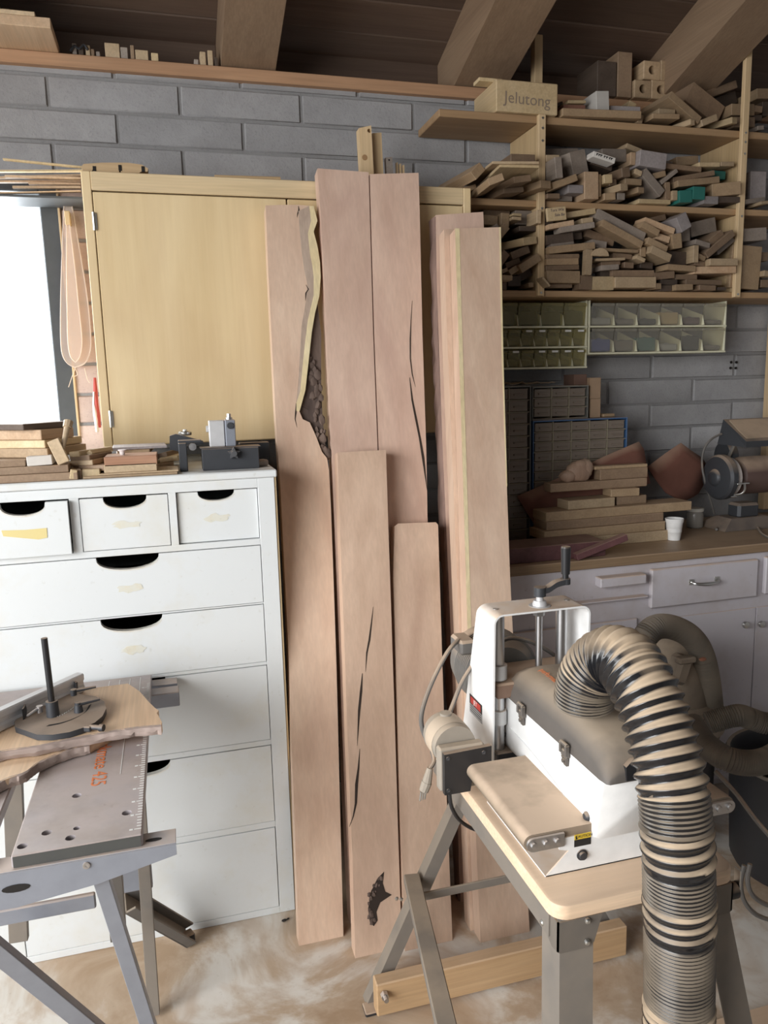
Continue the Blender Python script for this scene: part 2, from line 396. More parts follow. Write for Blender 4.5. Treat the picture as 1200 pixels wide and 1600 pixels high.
for r in range(-0, 26):
    z = LZ - r*CHH
    if z < .04: continue
    off = LX + (BL/2 if r % 2 else 0)
    for i in range(-6, 9):
        x0, x1 = off+i*BL, off+(i+1)*BL
        if x1 < -1.0 or x0 > 2.75: continue
        if z < 1.30 and x1 < .60: continue            # wholly behind the white chest
        if WZ0-.06 < z < WZ1+.02:
            if x1 <= WX1: continue
            if x0 < WX1+.02: x0 = max(x0, WX1); block(x0, x1, z, PINKLIT); continue
        if z < 1.0 and x0 > 1.0: continue               # wholly behind the base cabinet
        block(x0, x1, z)
# cut course under the plate
for i in range(-2, 8):
    x0 = LX+BL/2+i*BL; o = bpy.data.objects.new('block', BM[i % 5]); C.objects.link(o); o.parent = wall
    o.scale = (1, 1, .34); o.location = (x0+BL/2, .009, LZ+.068)
# conduit screw holes in the wall on the right
h = MB()
for px, py in ((1143, 566), (1151, 566), (1142, 575), (1150, 575)):
    q = P(px, py, Y=-.006); h.cyl(q, q+Vector((0, .004, 0)), .0055, n=8)
h.build('screw_holes', VOID, wall)
struct(MB().ab(-3.25, -2.95, -5.2, -4.6, 0, 4.6, 0).ab(-3.25, -2.95, -1.2, .3, 0, 4.6, 0).ab(-3.25, -2.95, -4.6, -1.2, 2.35, 4.6, 0).build('wall_left', BLOCK))
struct(MB().ab(3.3, 3.5, -5.2, .3, 0, 4.6, 0).build('wall_right', BLOCK))
struct(MB().ab(-3.2, 3.5, -5.3, -5.1, 0, 4.6, 0).build('wall_front', BLOCK))
# window: dark steel frame, clear pane
win = bpy.data.objects.new('window_1', None); C.objects.link(win); win.location = (-1.0, .02, WZ0); struct(win)
f = MB(); fx = P(62, 305, Y=.03).x; fz = P(60, 303, Y=.03).z
f.ab(fx, WX1+.004, .0, .08, WZ0, WZ1, .003).ab(WX0, fx, .0, .08, fz, WZ1, .003).ab(WX0, fx, .0, .08, WZ0, WZ0+.05, .003).ab(WX0, WX0+.08, .0, .08, WZ0+.05, fz, .003)
f.build('window_frame', plain('dark_window_steel', (.075, .08, .085), .55, .2, dust=.3), win)
MB().ab(WX0+.08, fx, .04, .045, WZ0+.05, fz, 0).build('window_pane', clear('window_glass', (1, 1, 1), .04, .02), win)
MB().ab(WX1+.0005, WX1+.008, -.004, .008, WZ0, WZ1, .002).build('window_stop', PINE_Z, win)
# roof: rafters, deck boards, plate
SL = .33
def rz(y): return 2.592 - SL*y
DZ = .187
for k, (x0, x1) in enumerate(((-.60, -.425), (.24, .418), (1.055, 1.25), (1.885, 2.075), (2.70, 2.88))):
    b = MB(); y0, y1 = .2, -3.2
    b.loft([[(x0, y, rz(y)), (x1, y, rz(y)), (x1, y, rz(y)+DZ), (x0, y, rz(y)+DZ)] for y in (y0, y1)])
    o = struct(b.build('rafter', BEAM, None, ((x0+x1)/2, 0, 2.59)))
ceil = bpy.data.objects.new('ceiling', None); C.objects.link(ceil); ceil.location = (0, 0, 2.78); struct(ceil)
an = math.atan(SL); Rc = Matrix.Rotation(-an, 3, 'X')
for i in range(9):
    y = .26 - i*.135; z = rz(y)+DZ+.012
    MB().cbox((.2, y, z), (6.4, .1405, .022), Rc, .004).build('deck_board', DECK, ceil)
y0, y1 = -.89, -5.2
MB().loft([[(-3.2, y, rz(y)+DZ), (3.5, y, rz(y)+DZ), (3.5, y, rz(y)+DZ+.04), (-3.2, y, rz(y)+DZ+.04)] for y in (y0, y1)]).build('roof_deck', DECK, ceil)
zt = P(300, 100, Y=-.02).z; zb = P(300, 112, Y=-.02).z
struct(MB().ab(-3.0, 3.2, -.02, .16, 2.552, 2.590, .002).build('trim_1', PLATE))
for x0, x1 in ((-.425, .24), (.418, 1.055), (1.25, 1.885), (2.075, 2.70)):
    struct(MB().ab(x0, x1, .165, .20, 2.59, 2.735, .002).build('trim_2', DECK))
# ------------------------------------------------------------------ wall cabinet of blond plywood
cx0, cx1, cz0, cz1, cy = -.199, .997, 1.385, 2.176, -.30
cab = thing('wall_cabinet', ((cx0+cx1)/2, -.15, cz0), 'blond plywood wall cabinet hung beside the bright window, behind the tall slabs', 'cabinet')
MB().ab(cx0, cx0+.026, cy, -.006, cz0, cz1, .002).build('side_panel', PLY, cab)
MB().ab(cx1-.026, cx1, cy, -.006, cz0, cz1, .002).build('side_panel', PLY, cab)
MB().ab(cx0+.026, cx1-.026, cy+.02, -.006, cz0, cz0+.022, .002).build('bottom_panel', PLY, cab)
MB().ab(cx0+.026, cx1-.026, cy+.02, -.006, cz1-.022, cz1-.002, .002).build('top_panel', PLY, cab)
MB().ab(cx0+.026, cx1-.026, -.02, -.006, cz0, cz1-.02, 0).build('back_panel', PLY, cab)
rz1 = P(300, 303, Y=cy).z
MB().ab(cx0+.026, cx1-.026, cy, cy+.02, rz1, cz1, .002).build('top_rail', PLYRAIL, cab)
xm = P(448, 310, Y=cy).x
for a, b_, hx in ((cx0+.028, xm-.002, cx0+.026), (xm+.002, cx1-.028, None)):
    d = MB().ab(a, b_, cy+.001, cy+.019, cz0+.003, rz1-.004, .002).build('door', PLY, cab)
    if hx is not None:
        for zz in (P(141, 346, Y=cy).z, P(168, 655, Y=cy).z):
            MB().cyl((hx, cy-.003, zz-.025), (hx, cy-.003, zz+.025), .005, n=8)  .ab(hx, hx+.008, cy-.002, cy+.001, zz-.022, zz+.022, 0).build('hinge', ZINC, d)
# ------------------------------------------------------------------ lumber rack on the right
SH = 'lumber rack of pine shelves and plywood dividers along the block wall'
rack = thing('lumber_rack', (1.7, -.12, 1.84), SH, 'shelving')
Y0 = -.228
z1t, z1b = 2.437, 2.413
z2 = P(980, 319, Y=Y0).z; z3 = P(980, 455, Y=Y0).z; X1 = 2.62
print('shelves', z2, z3, P(860, 306, Y=Y0).z, P(860, 451, Y=Y0).z)
MB().ab(.916, X1, Y0, -.008, z1b, z1t, .002).build('shelf', SHELFW, rack)
MB().ab(1.02, X1, Y0, -.008, z2-.022, z2, .002).build('shelf', SHELFW, rack)
MB().ab(1.02, X1, Y0, -.008, z3-.022, z3, .002).build('shelf', SHELFW, rack)
PX = (P(838, 230, Y=Y0).x, P(1151, 290, Y=Y0).x)
for k, px in enumerate(PX):
    for za, zb_ in ((z3, z2-.022), (z2, z1b)):
        MB().ab(px+.004, px+.020, Y0+.006, -.008, za+.001, zb_-.001, .001).build('divider', DIVW, rack)
    o = MB().ab(px, px+.026, Y0-.018, Y0-.0005, z3-.02, (z1t if k == 0 else rz(Y0)+DZ-.01), .0015).build('post', PINE_Z, rack)
    if k == 0:
        ux = P(839, 80, Y=-.03).x; MB().ab(ux-.016, ux+.016, -.045, -.012, z1t+.0005, rz(-.03)+DZ-.015, .0015).build('post', PINE_Z, rack)
    sc = MB()
    for zz in (z1b-.02, z1t-.012, z2-.03, z3-.01, z1b-.06):
        sc.cyl((px+.013, Y0-.0205, zz), (px+.013, Y0-.018, zz), .004, n=8)
    sc.build('screw', ZINC, o)
# ------------------------------------------------------------------ slabs leaning on the cabinet
def slab(name, outline, Yb, k, th, mat, label, extra=None, vary=None, cat='plank', wob=0.0):
    """outline: pixels around the front face; the slab stands on the floor and leans back"""
    nrm = Vector((0, 1, -k)).normalized(); pts = []
    for px, py in outline:
        p = PL(px, py, Yb, k)
        if p.z < .012: p = Vector((p.x, Yb, 0))
        pts.append(p)
    b = MB(); b.prism(pts, nrm*th)
    for v in b.v:
        if v.z < .03: v.z = .0005
    o = b.thing(name, mat, label, cat, 'tall slabs leaning on the cabinet')
    return o, nrm
def onslab(parent, poly, Yb, k, mat, name, d=.002, proud=.0012):
    nrm = Vector((0, 1, -k)).normalized()
    return MB().prism([PL(px, py, Yb, k)-nrm*proud for px, py in poly], nrm*d).build(name, mat, parent)
def crack(parent, pts, Yb, k, w, name='crack'):
    """a tapering dark split let into the face"""
    nrm = Vector((0, 1, -k)).normalized(); n = len(pts); L = []; Rr = []
    for i, (px, py) in enumerate(pts):
        t = math.sin(PI*min(.97, max(.06, i/(n-1)))); q = PL(px, py, Yb, k)-nrm*.0008
        ww = w*t*random.uniform(.6, 1.1)/2; L.append(q+Vector((-ww, 0, 0))); Rr.append(q+Vector((ww, 0, 0)))
    b = MB(); vs = L+Rr; fs = [(i, i+1, n+i+1, n+i) for i in range(n-1)]; b.add(vs, fs)
    b.add([v+nrm*.002 for v in vs], fs)
    return b.build(name, CRACK, parent)
# slab with the pale live edge (first from the left)
Yb, k = -.835, .226
edge = [(490, 322), (496, 345), (490, 362), (496, 385), (500, 410), (501, 432), (499, 462), (492, 490), (487, 520), (484, 548), (481, 575), (477, 610), (471, 632), (468, 643), (473, 655), (484, 660), (494, 682), (503, 706), (511, 716), (514, 735), (517, 790), (521, 900), (526, 1050), (531, 1250), (537, 1468)]
B1, nr = slab('slab', [(415, 321), (440, 320), (466, 320)]+edge+[(467, 1475), (459, 1250), (450, 1000), (438, 760), (430, 640), (424, 520), (419, 420)], Yb, k, .045, MESQ, 'long slab with pale wavy live edge and bark hollow, farthest left of the leaning slabs')
inner = [(483, 322), (486, 345), (481, 365), (484, 395), (488, 415), (490, 432), (490, 462), (481, 500), (476, 540), (472, 580), (469, 612), (463, 630)]
onslab(B1, edge[:14]+[(463, 642)]+inner[::-1], Yb, k, SAP, 'live_edge_sapwood', .003)
GREYSAP = wood('grey_sap', (.42, .31, .24), (.56, .44, .35), 2, var=0)
onslab(B1, inner+[(463, 636), (466, 600), (468, 560), (471, 510), (478, 470), (480, 445), (475, 420), (471, 390), (468, 360), (466, 330)], Yb, k, GREYSAP, 'grey_sapwood', .002, .0008)
# bark in the hollow, set back from the face
nb = MB(); hol = [(497, 470), (503, 520), (503, 600), (505, 650), (509, 690), (512, 716), (503, 707), (494, 683), (484, 661), (472, 655), (470, 640), (478, 610), (484, 560), (487, 520)]
nb.prism([PL(px, py, Yb, k)+nr*.012 for px, py in hol], nr*.028); nb.build('bark', BARK, B1)
random.seed(5); kb = MB()
for i in range(34):
    yy = random.uniform(560, 712); xl = 482+(yy-560)*.12; xx = random.uniform(xl, xl+14)
    kb.ico(PL(xx, yy, Yb, k)+nr*.010, random.uniform(.006, .013), (1, .7, 1.5), .22, 1)
o = kb.build('bark_lumps', BARK, B1); o['kind'] = 'stuff'
crack(B1, [(482, 640), (463, 630), (462, 645), (461, 655), (464, 668)], Yb, k, .006)
crack(B1, [(466, 322), (467, 328), (465, 334), (464, 340)], Yb, k, .006)
crack(B1, [(478, 445), (482, 452), (478, 458), (477, 470)], Yb, k, .006)
# two tallest slabs
Yb2, k2 = -.80, .2025
B2, _ = slab('slab', [(496, 263), (576, 269), (578, 340), (583, 520), (590, 700), (600, 1000), (612, 1462), (550, 1465), (539, 1250), (526, 900), (518, 700), (509, 500), (502, 350)], Yb2, k2, .05, MESQ2, 'left of the two tallest pinkish slabs, behind the shorter slabs')
B3, _ = slab('slab', [(578, 272), (654, 270), (656, 340), (660, 520), (666, 700), (668, 810), (676, 1000), (690, 1460), (614.5, 1462), (602, 1000), (592, 700), (585, 520), (580, 340)], Yb2, k2, .05, MESQ2, 'right of the two tallest pinkish slabs, with a long dark split')
crack(B3, [(644, 470), (642, 500), (641, 530), (641, 560), (644, 585), (649, 605)], Yb2, k2, .006)
crack(B3, [(640, 590), (644, 625), (650, 655), (656, 685), (661, 715), (664, 740), (667, 765)], Yb2, k2, .011)
# two shorter front slabs
Yb4, k4 = -.928, .252
B4, nr4 = slab('slab', [(527, 707), (603, 703), (606, 800), (611, 950), (617, 1130), (622, 1300), (628, 1480), (555, 1496), (551, 1350), (545, 1200), (539, 1030), (532, 850)], Yb4, k4, .045, MESQ3, 'shorter front slab with a long zigzag crack and a black bark hole near its foot')
crack(B4, [(583, 948), (580, 975), (577, 1000), (573, 1020), (571, 1050)], Yb4, k4, .006)
crack(B4, [(566, 1052), (564, 1080), (561, 1110), (560, 1130), (558, 1165)], Yb4, k4, .010)
crack(B4, [(562, 1170), (560, 1200), (557, 1225), (556, 1255), (552, 1275), (546, 1292)], Yb4, k4, .009)
hole = [(600, 1362), (590, 1372), (580, 1392), (575, 1420), (578, 1442), (584, 1447), (590, 1438), (588, 1425), (594, 1410), (612, 1398), (602, 1393), (598, 1380)]
onslab(B4, hole, Yb4, k4, CRACK, 'bark_hole', .002, .001)
kb = MB(); random.seed(8)
for i in range(26):
    t = random.random(); px = 597-24*math.sin(t*2.4)+random.uniform(-1, 8); py = 1366+t*76
    kb.ico(PL(px, py, Yb4, k4)-nr4*.001, random.uniform(.003, .006), (1, .5, 1.6), .25, 1)
o = kb.build('bark_lumps', BARK, B4); o['kind'] = 'stuff'
Yb5, k5 = -.943, .285
B5, _ = slab('slab', [(622, 818), (681, 816), (684.5, 820), (690, 1000), (697, 1220), (707, 1470), (633, 1486), (625, 1250), (619, 1050), (614.5, 900), (617, 822)], Yb5, k5, .045, MESQ3, 'shortest slab with clipped top corners, in front of the split slab')
# the darker pair at the right
Yb7, k7 = -.80, .2055
B7, n7 = slab('slab', [(681, 336), (755, 331), (764, 560), (780, 900), (800, 1425), (722, 1432), (705, 1000), (690, 650), (683, 450)], Yb7, k7, .052, MESQ2, 'thick dark edged slab with bark on its left side, behind the right front slab')
bk = MB(); random.seed(11)
edge7 = [(681, 338), (683, 450), (686, 560), (690, 650), (698, 830), (705, 1000), (714, 1230), (722, 1428)]
ptsL = smooth([PL(px, py, Yb7, k7) for px, py in edge7], 7)
rings = []
for i, q in enumerate(ptsL):
    w = lambda: random.uniform(.003, .011)
    rings.append([q+Vector((.0, 0, 0))+n7*.001, q+Vector((-w(), 0, 0))+n7*.010, q+Vector((-w()*1.3, 0, 0))+n7*.026, q+Vector((-w(), 0, 0))+n7*.042, q+n7*.051])
bk.loft(rings); bk.build('bark', wood('bark_reddish', (.13, .08, .065), (.32, .21, .17), 2, rough=.9, var=0), B7)
Yb8, k8 = -.975, .2390
B8a, _ = slab('slab', [(694, 358), (740, 357), (748, 700), (765, 1100), (781, 1473), (737, 1474), (722, 1100), (706, 700), (697, 480)], Yb8+.052, k8, .048, MESQ, 'middle slab of the right hand stack, only its left strip showing')
B8, _ = slab('slab', [(711, 357), (782, 355), (786, 560), (792, 760), (797, 900), (812, 1200), (829, 1470), (751, 1474), (741, 1250), (731, 1000), (722, 700), (715, 480)], Yb8, k8, .048, MESQ, 'foremost slab at the right with a pale sapwood strip, before the bark edged slab')
onslab(B8, [(711, 357), (718, 357), (721, 480), (728, 700), (737, 1000), (741, 1100), (735, 1100), (731, 1000), (722, 700), (715, 480)], Yb8, k8, SAP, 'sapwood_strip', .002, .0006)
onslab(B8, [(780, 355), (782.5, 355), (786.5, 560), (792.5, 760), (791, 760), (784, 560)], Yb8, k8, SAP, 'sapwood_edge', .002, .0006)
# pine stick with a hole, thin sticks behind the tallest slabs
def stick(x0, y0, x1, y1, sl, Y, th, name, mat, lab):
    b = MB().prism([P(x0, y0, Y=Y), P(x1, y1, Y=Y), P(x1+sl, 283, Y=Y), P(x0+sl, 283, Y=Y)], (0, th, 0))
    for i in (2, 3, 6, 7): b.v[i].z = cz1+.0006
    return b.thing(name, mat, lab, 'stick')
o = stick(561, 200, 580, 196, 5, -.255, .038, 'pine_stick', PINE_Z, 'pale pine stick with a drilled hole standing on the cabinet behind the tallest slabs')
q = P(577, 204, Y=-.256); cut(o, MB().cyl(q+Vector((0, -.02, 0)), q+Vector((0, .02, 0)), .006, n=12))
q = P(570, 246, Y=-.2555); MB().cyl(q, q+Vector((0, .001, 0)), .009, n=14).build('knot', plain('knot_brown', (.36, .21, .10), .7), o)
stick(582, 208, 596, 207, 4, -.23, .03, 'pine_stick', PINE_Z, 'pale pine stick just right of the drilled stick on the cabinet top')
o = stick(603, 246, 613, 245, 2, -.22, .02, 'wood_strip', TONES['grey'], 'greyish stick with a small hole, right of the pine sticks on the cabinet')
q = P(608, 250, Y=-.2205); MB().cyl(q, q+Vector((0, .001, 0)), .003, n=8).build('hole', VOID, o)
for px, top, w in ((620.5, 254, 'left'), (625.5, 256, 'middle'), (630.5, 258, 'right')):
    stick(px-1.4, top, px+1.4, top-.5, 1, -.20, .012, 'wood_strip', PINE_Z, w+' one of the three thinnest slivers standing on the cabinet behind the slabs')
# ------------------------------------------------------------------ white chest of drawers
DY, DT = -.681, 1.330
chest = thing('drawer_chest', (-.15, -.35, 0), 'white painted chest of drawers with half round finger cutouts, left of the slabs', 'chest of drawers')
dx0, dx1 = -.66, .262
b = MB()
b.ab(dx1-.02, dx1, DY+.02, -.02, 0.001, DT-.02, .002).ab(dx0, dx0+.02, DY+.02, -.02, 0.001, DT-.02, .002)
b.ab(dx0+.02, dx1-.02, -.04, -.02, .03, DT-.02, 0).ab(dx0+.02, dx1-.02, DY+.03, -.04, .02, .04, 0)
b.build('carcass', WHITE3, chest)
MB().ab(dx0-.002, dx1+.008, DY-.004, -.018, DT-.02, DT, .003).build('top_board', WHITE3, chest)
MB().ab(dx1+.0005, dx1+.006, DY+.004, -.02, 0.001, DT-.021, .001).build('edge_strip', PLY, chest)
rows = [(1.144, 1.280), (.963, 1.123), (.790, .955), (.556, .777), (.302, .536), (.024, .279)]
cols3 = [(-.60, -.2655), (-.238, -.021), (.003, .2145)]
fr = MB()
fr.ab(dx0, cols3[0][0]-.002, DY, DY+.02, 0.001, DT-.021, .001).ab(.2165, dx1, DY, DY+.02, 0.001, DT-.021, .001)
xl, xr = cols3[0][0]-.002, .2165
fr.ab(xl, xr, DY, DY+.02, 1.283, DT-.021, .001)
for (a, b1), (a2, b2) in zip(rows, rows[1:]): fr.ab(xl, xr, DY, DY+.02, b2+.002, a-.002, .001)
fr.ab(xl, xr, DY, DY+.02, .001, .022, .001)
for c0, c1 in zip(cols3, cols3[1:]): fr.ab(c0[1]+.002, c1[0]-.002, DY, DY+.02, 1.142, 1.283, .001)
fr.build('face_frame', WHITE3, chest)
def drawer(x0, x1, z0, z1, cw, cd, out=0.0, cxm=None, tape=None, res=0):
    xm = (x0+x1)/2 if cxm is None else cxm; n = 14
    arc = [(xm+cw/2*math.cos(PI*j/n), z1-cd*math.sin(PI*j/n)**.75) for j in range(n+1)]
    pts = [(x0, z0), (x1, z0), (x1, z1)]+arc+[(x0, z1)]
    y = DY-.001-out
    d = MB().prism([(x, y, z) for x, z in pts], (0, .016, 0)).build('drawer', WHITE3, chest)
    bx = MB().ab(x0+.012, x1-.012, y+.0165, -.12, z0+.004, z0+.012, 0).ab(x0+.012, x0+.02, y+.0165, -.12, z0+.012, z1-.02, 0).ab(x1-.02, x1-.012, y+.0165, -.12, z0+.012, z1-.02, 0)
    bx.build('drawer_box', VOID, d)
    # worn bare rim of the cutout
    rim = MB(); rim.loft([[(px, y-.0004, pz), (px, y-.0004, pz-.004), (px, y+.016, pz-.004), (px, y+.016, pz+.0004)] for px, pz in arc[1:-1]]); rim.build('cutout_rim', PAINTED_RIM, d)
    if res:
        random.seed(int(x1*1000)+int(z0*1000)); zc = z0+(z1-z0)*.46
        MB().prism([(xm+res*math.cos(2*PI*i/18)*random.uniform(.7, 1.1), y-.0008, zc+.012*math.sin(2*PI*i/18)*random.uniform(.5, 1.2)) for i in range(18)], (0, .0006, 0)).build('tape_residue', RESID, d)
    if tape: MB().prism([(px, y-.0012, pz) for px, pz in tape], (0, .001, 0)).build('tape_label', MASK, d)
    return d
RESID = paint('glue_residue', (.70, .69, .61), (.70, .60, .40), .6, ns=30)
PAINTED_RIM = paint('worn_rim', (.70, .69, .64), (.56, .43, .27), .6, ns=20)
cut3 = [(P(38, 800, Y=DY).x, .105, .030), (P(195, 780, Y=DY).x, .108, .030), (P(338, 772, Y=DY).x, .098, .026)]
t0 = [P(2, 829, Y=DY-.02), P(5, 838, Y=DY-.02), P(60, 843, Y=DY-.02), P(74, 840, Y=DY-.02), P(73, 825, Y=DY-.02), P(40, 828, Y=DY-.02)]
for j, ((x0, x1), (xm, cw, cd)) in enumerate(zip(cols3, cut3)):
    drawer(x0, x1, rows[0][0], rows[0][1], cw, cd, (.018, .0, -.010)[j], xm, [(q.x, q.z) for q in t0] if j == 0 else None, (0, .038, .036)[j])
for (z0, z1), cw, px, py in zip(rows[1:], (.158, .158, .15, .15, .0), (200, 206, 214, 222, 230), (878, 970, 1068, 1192, 1300)):
    if cw: drawer(-.60, .2145, z0, z1, cw, .036, 0, P(px, py, Y=DY).x, None, .036 if z0 > .7 else 0)
    else: MB().ab(-.478, .2145, DY-.001, DY+.015, z0, z1, .001).build('drawer', WHITE3, chest); MB().ab(-.60, -.4805, DY-.001, DY+.015, z0, z1, .001).build('side_slip', WHITE3, chest)
# ------------------------------------------------------------------ generic offcut
def offcut(px, py, w, h, rot=0, Y=-.3, L=.2, yaw=0, pitch=0, mat='tan', base=None, name='wood_offcut', label=None, cat='offcut', group=None, bev=.0015, dl=0):
    """board end: pixel centre, pixel width and height of its front face at depth Y; L runs back from it"""
    c = P(px, py, Y=Y); a = math.radians(rot); u = Vector((math.cos(a), math.sin(a)))*w/2; v = Vector((-math.sin(a), math.cos(a)))*h/2
    ex = P(px+u.x, py+u.y, Y=Y)-P(px-u.x, py-u.y, Y=Y); ez = P(px-v.x, py-v.y, Y=Y)-P(px+v.x, py+v.y, Y=Y)
    wm, hm = ex.length, ez.length; ang = math.atan2(ex.z, ex.x)
    if base is not None: ang = -a
    R = (Matrix.Rotation(math.radians(yaw), 3, 'Z') @ Matrix.Rotation(math.radians(pitch), 3, 'X') @ Matrix.Rotation(-ang, 3, 'Y'))
    b = MB().cbox((0, L/2, 0), (wm, L, hm), None, bev)
    if base is not None:
        lo = min((R@q).z for q in b.v); c.z = base - lo + .0004
    mm = TONES[mat] if isinstance(mat, str) else mat
    o = b.build(name, mm, None, (0, 0, 0)); o.location = c; o.rotation_euler = R.to_euler()
    return tag(o, label, cat, group)
def at(px, py, z): return P(px, py, Z=z)
# boards piled on the chest: (label, front-corner pixel..) built as yawed boxes on each other
def board(cx, cy, z, lx, ly, lz, yaw, mat, label, name='board', cat='board', group=None, tilt=(0, 0)):
    R = Matrix.Rotation(math.radians(yaw), 3, 'Z')@Matrix.Rotation(math.radians(tilt[0]), 3, 'X')@Matrix.Rotation(math.radians(tilt[1]), 3, 'Y')
    b = MB().cbox((0, 0, 0), (lx, ly, lz), None, .0015)
    lo = min((R@q).z for q in b.v)
    o = b.build(name, TONES[mat] if isinstance(mat, str) else mat, None, (0, 0, 0)); o.location = (cx, cy, z-lo+.0004); o.rotation_euler = R.to_euler()
    return tag(o, label, cat, group)
G1 = 'boards piled at the left end of the chest'
T = DT
def xr_(px, py, z): return P(px, py, Z=z).x
# left stack; right end pixels fix X, front edge at Y
def lstack(px, py, Y, z, th, yaw, mat, label, ly=.11, lx=.30):
    """px, py: the right front corner, at depth Y"""
    q = P(px, py, Y=Y); R = Matrix.Rotation(math.radians(yaw), 3, 'Z'); c = Vector((q.x, Y, 0))-R@Vector((lx/2, -ly/2, 0))
    return board(c.x, c.y, z, lx, ly, th, yaw, mat, label, group=G1)
lstack(122, 748, -.672, T, .019, 0, 'brown', 'lowest long brown board at the front of the left pile on the chest')
lstack(107, 730, -.665, T+.0196, .019, 0, 'brown', 'second lowest brown board of the left pile on the chest')
lstack(40, 725, -.66, T+.0392, .017, 3, 'brown', 'short brown board low in the left pile, left of the pale block')
offcut(61, 714, 40, 15, -2, -.665, .10, 0, 0, 'white', T+.0392, label='pale whitish block in the left pile on the chest', group=G1)
lstack(74, 706, -.655, T+.0575, .024, -30, 'tan', 'thick tan board turned askew, middle of the left pile on the chest', .16, .26)
lstack(70, 694, -.645, T+.082, .020, -28, 'yellow', 'thin light board turned askew, upper part of the left pile on the chest', .16, .26)
lstack(64, 678, -.64, T+.1025, .026, -34, 'orange', 'orange tinted board turned askew, second from the top of the left pile', .12, .24)
lstack(36, 666, -.65, T+.129, .016, -42, 'dark', 'dark slab on top of the left pile, before the window', .15, .24)
G2 = 'small offcuts heaped in the middle of the chest'
offcut(90, 696, 19, 40, -20, -.672, .016, 0, 0, 'pale', T+.0392, label='pale slanting block leaning at the right of the left pile', group=G2)
# turned peg
q = P(105, 668, Y=-.635); p2 = P(98, 701, Y=-.665)
MB().cyl(p2, q, .0055, .008, 12).cyl(q, q+(q-p2).normalized()*.018, .011, .012, 10).thing('wooden_mallet', TONES['pale'], 'small pale wooden peg with a thick head, leaning on the offcuts', 'peg')
offcut(113, 722, 11, 15, 12, -.672, .12, 8, 0, 'yellow', T, label='small stick end low between the left pile and the flat boards', group=G2)
offcut(123, 727, 7, 15, 0, -.66, .12, 12, 0, 'brown', T, label='thin dark stick end right of the small stick end', group=G2)
offcut(140, 720, 29, 14, 0, -.655, .10, 0, 0, 'yellow', T, label='yellowish block end under the brown offcut, middle of the chest', group=G2)
offcut(136, 707, 56, 9, 0, -.63, .12, -24, 0, 'brown', T+.0166, label='wide brown offcut lying on the yellowish block', group=G2)
offcut(123, 699, 44, 8, -2, -.625, .12, -22, 0, 'pale', T+.030, label='pale flat offcut below the dark one in the middle heap', group=G2)
offcut(122, 689, 36, 10, -2, -.62, .12, -24, 0, 'brown', T+.0395, label='brown offcut near the top of the middle heap', group=G2)
offcut(113, 679, 20, 9, -4, -.615, .10, -30, 0, 'yellow', T+.052, label='pale block on top of the middle heap, left one', group=G2)
offcut(137, 681, 9, 8, -35, -.60, .11, -26, 0, 'yellow', T+.052, label='narrow pale stick on top of the middle heap, right one', group=G2)
G3 = 'flat boards stacked right of the middle heap on the chest'
board(P(205, 742, Y=-.665).x, -.605, T, .235, .13, .006, 0, 'tan', 'thin wide tan board overhanging the chest front, under the reddish block', group=G3)
board(P(218, 742, Y=-.655).x, -.60, T+.0064, .20, .12, .004, 0, 'pale', 'thin pale sheet on the wide tan board', group=G3)
offcut(204, 728, 83, 13, 0, -.655, .11, 0, 0, 'pale', T+.0108, label='light board second in the flat stack, below the reddish streaked block', group=G3)
REDSTREAK = wood('red_streaked', (.36, .17, .09), (.62, .43, .30), 0, var=0, figure=.9)
offcut(204, 714, 83, 15, 0, -.655, .11, 0, 0, REDSTREAK, T+.0275, label='block with a reddish streaked front in the flat stack', group=G3)
offcut(256, 703, 28, 8, -4, -.52, .14, 0, 0, 'tan', T+.001, label='tan offcut behind the flat stack, left of the metal jigs', group=G3)
offcut(262, 696, 30, 8, -6, -.50, .14, -12, 0, 'yellow', T+.016, label='pale tilted offcut behind the flat stack, left of the metal jigs', group=G3)
# stack behind
for (px, py, w, h, mat, z, yw, lab) in ((215, 712, 70, 8, 'tan', 0, 0, 'lowest board of the rear stack before the cabinet'),
     (222, 699, 42, 8, 'brown', .0125, 0, 'thick brown board in the rear stack, right of the white spool'),
     (216, 688, 30, 7, 'pale', .0245, -5, 'short pale board in the rear stack, above the spool'),
     (208, 678, 56, 7, 'brown', .0355, 4, 'brown board third from the top of the rear stack'),
     (206, 671, 52, 7, 'tan', .047, -4, 'tan board second from the top of the rear stack')):
    offcut(px, py, w, h, 0, -.50, .12, yw, 0, mat, T+z, label=lab, group='rear stack of small boards on the chest')
offcut(216, 660, 86, 4, 0, -.51, .13, 3, 0, 'lilac', T+.059, label='thin wide grey panel on top of the rear stack before the cabinet', group='rear stack of small boards on the chest')
offcut(250, 684, 20, 8, -14, -.47, .12, -20, 0, 'brown', T+.024, label='brown wedge at the right of the rear stack', group='rear stack of small boards on the chest')
q = P(190, 693, Y=-.60); q.z = T+.040
SPOOL = plain('white_thread', (.75, .68, .66), .8)
MB().lathe([(.0001, 0), (.012, 0), (.012, .003), (.008, .004), (.006, .014), (.008, .023), (.011, .024), (.011, .027), (.0001, .027)], q, n=16).thing('spool', SPOOL, 'small white waisted spool standing on the flat stack', 'spool')
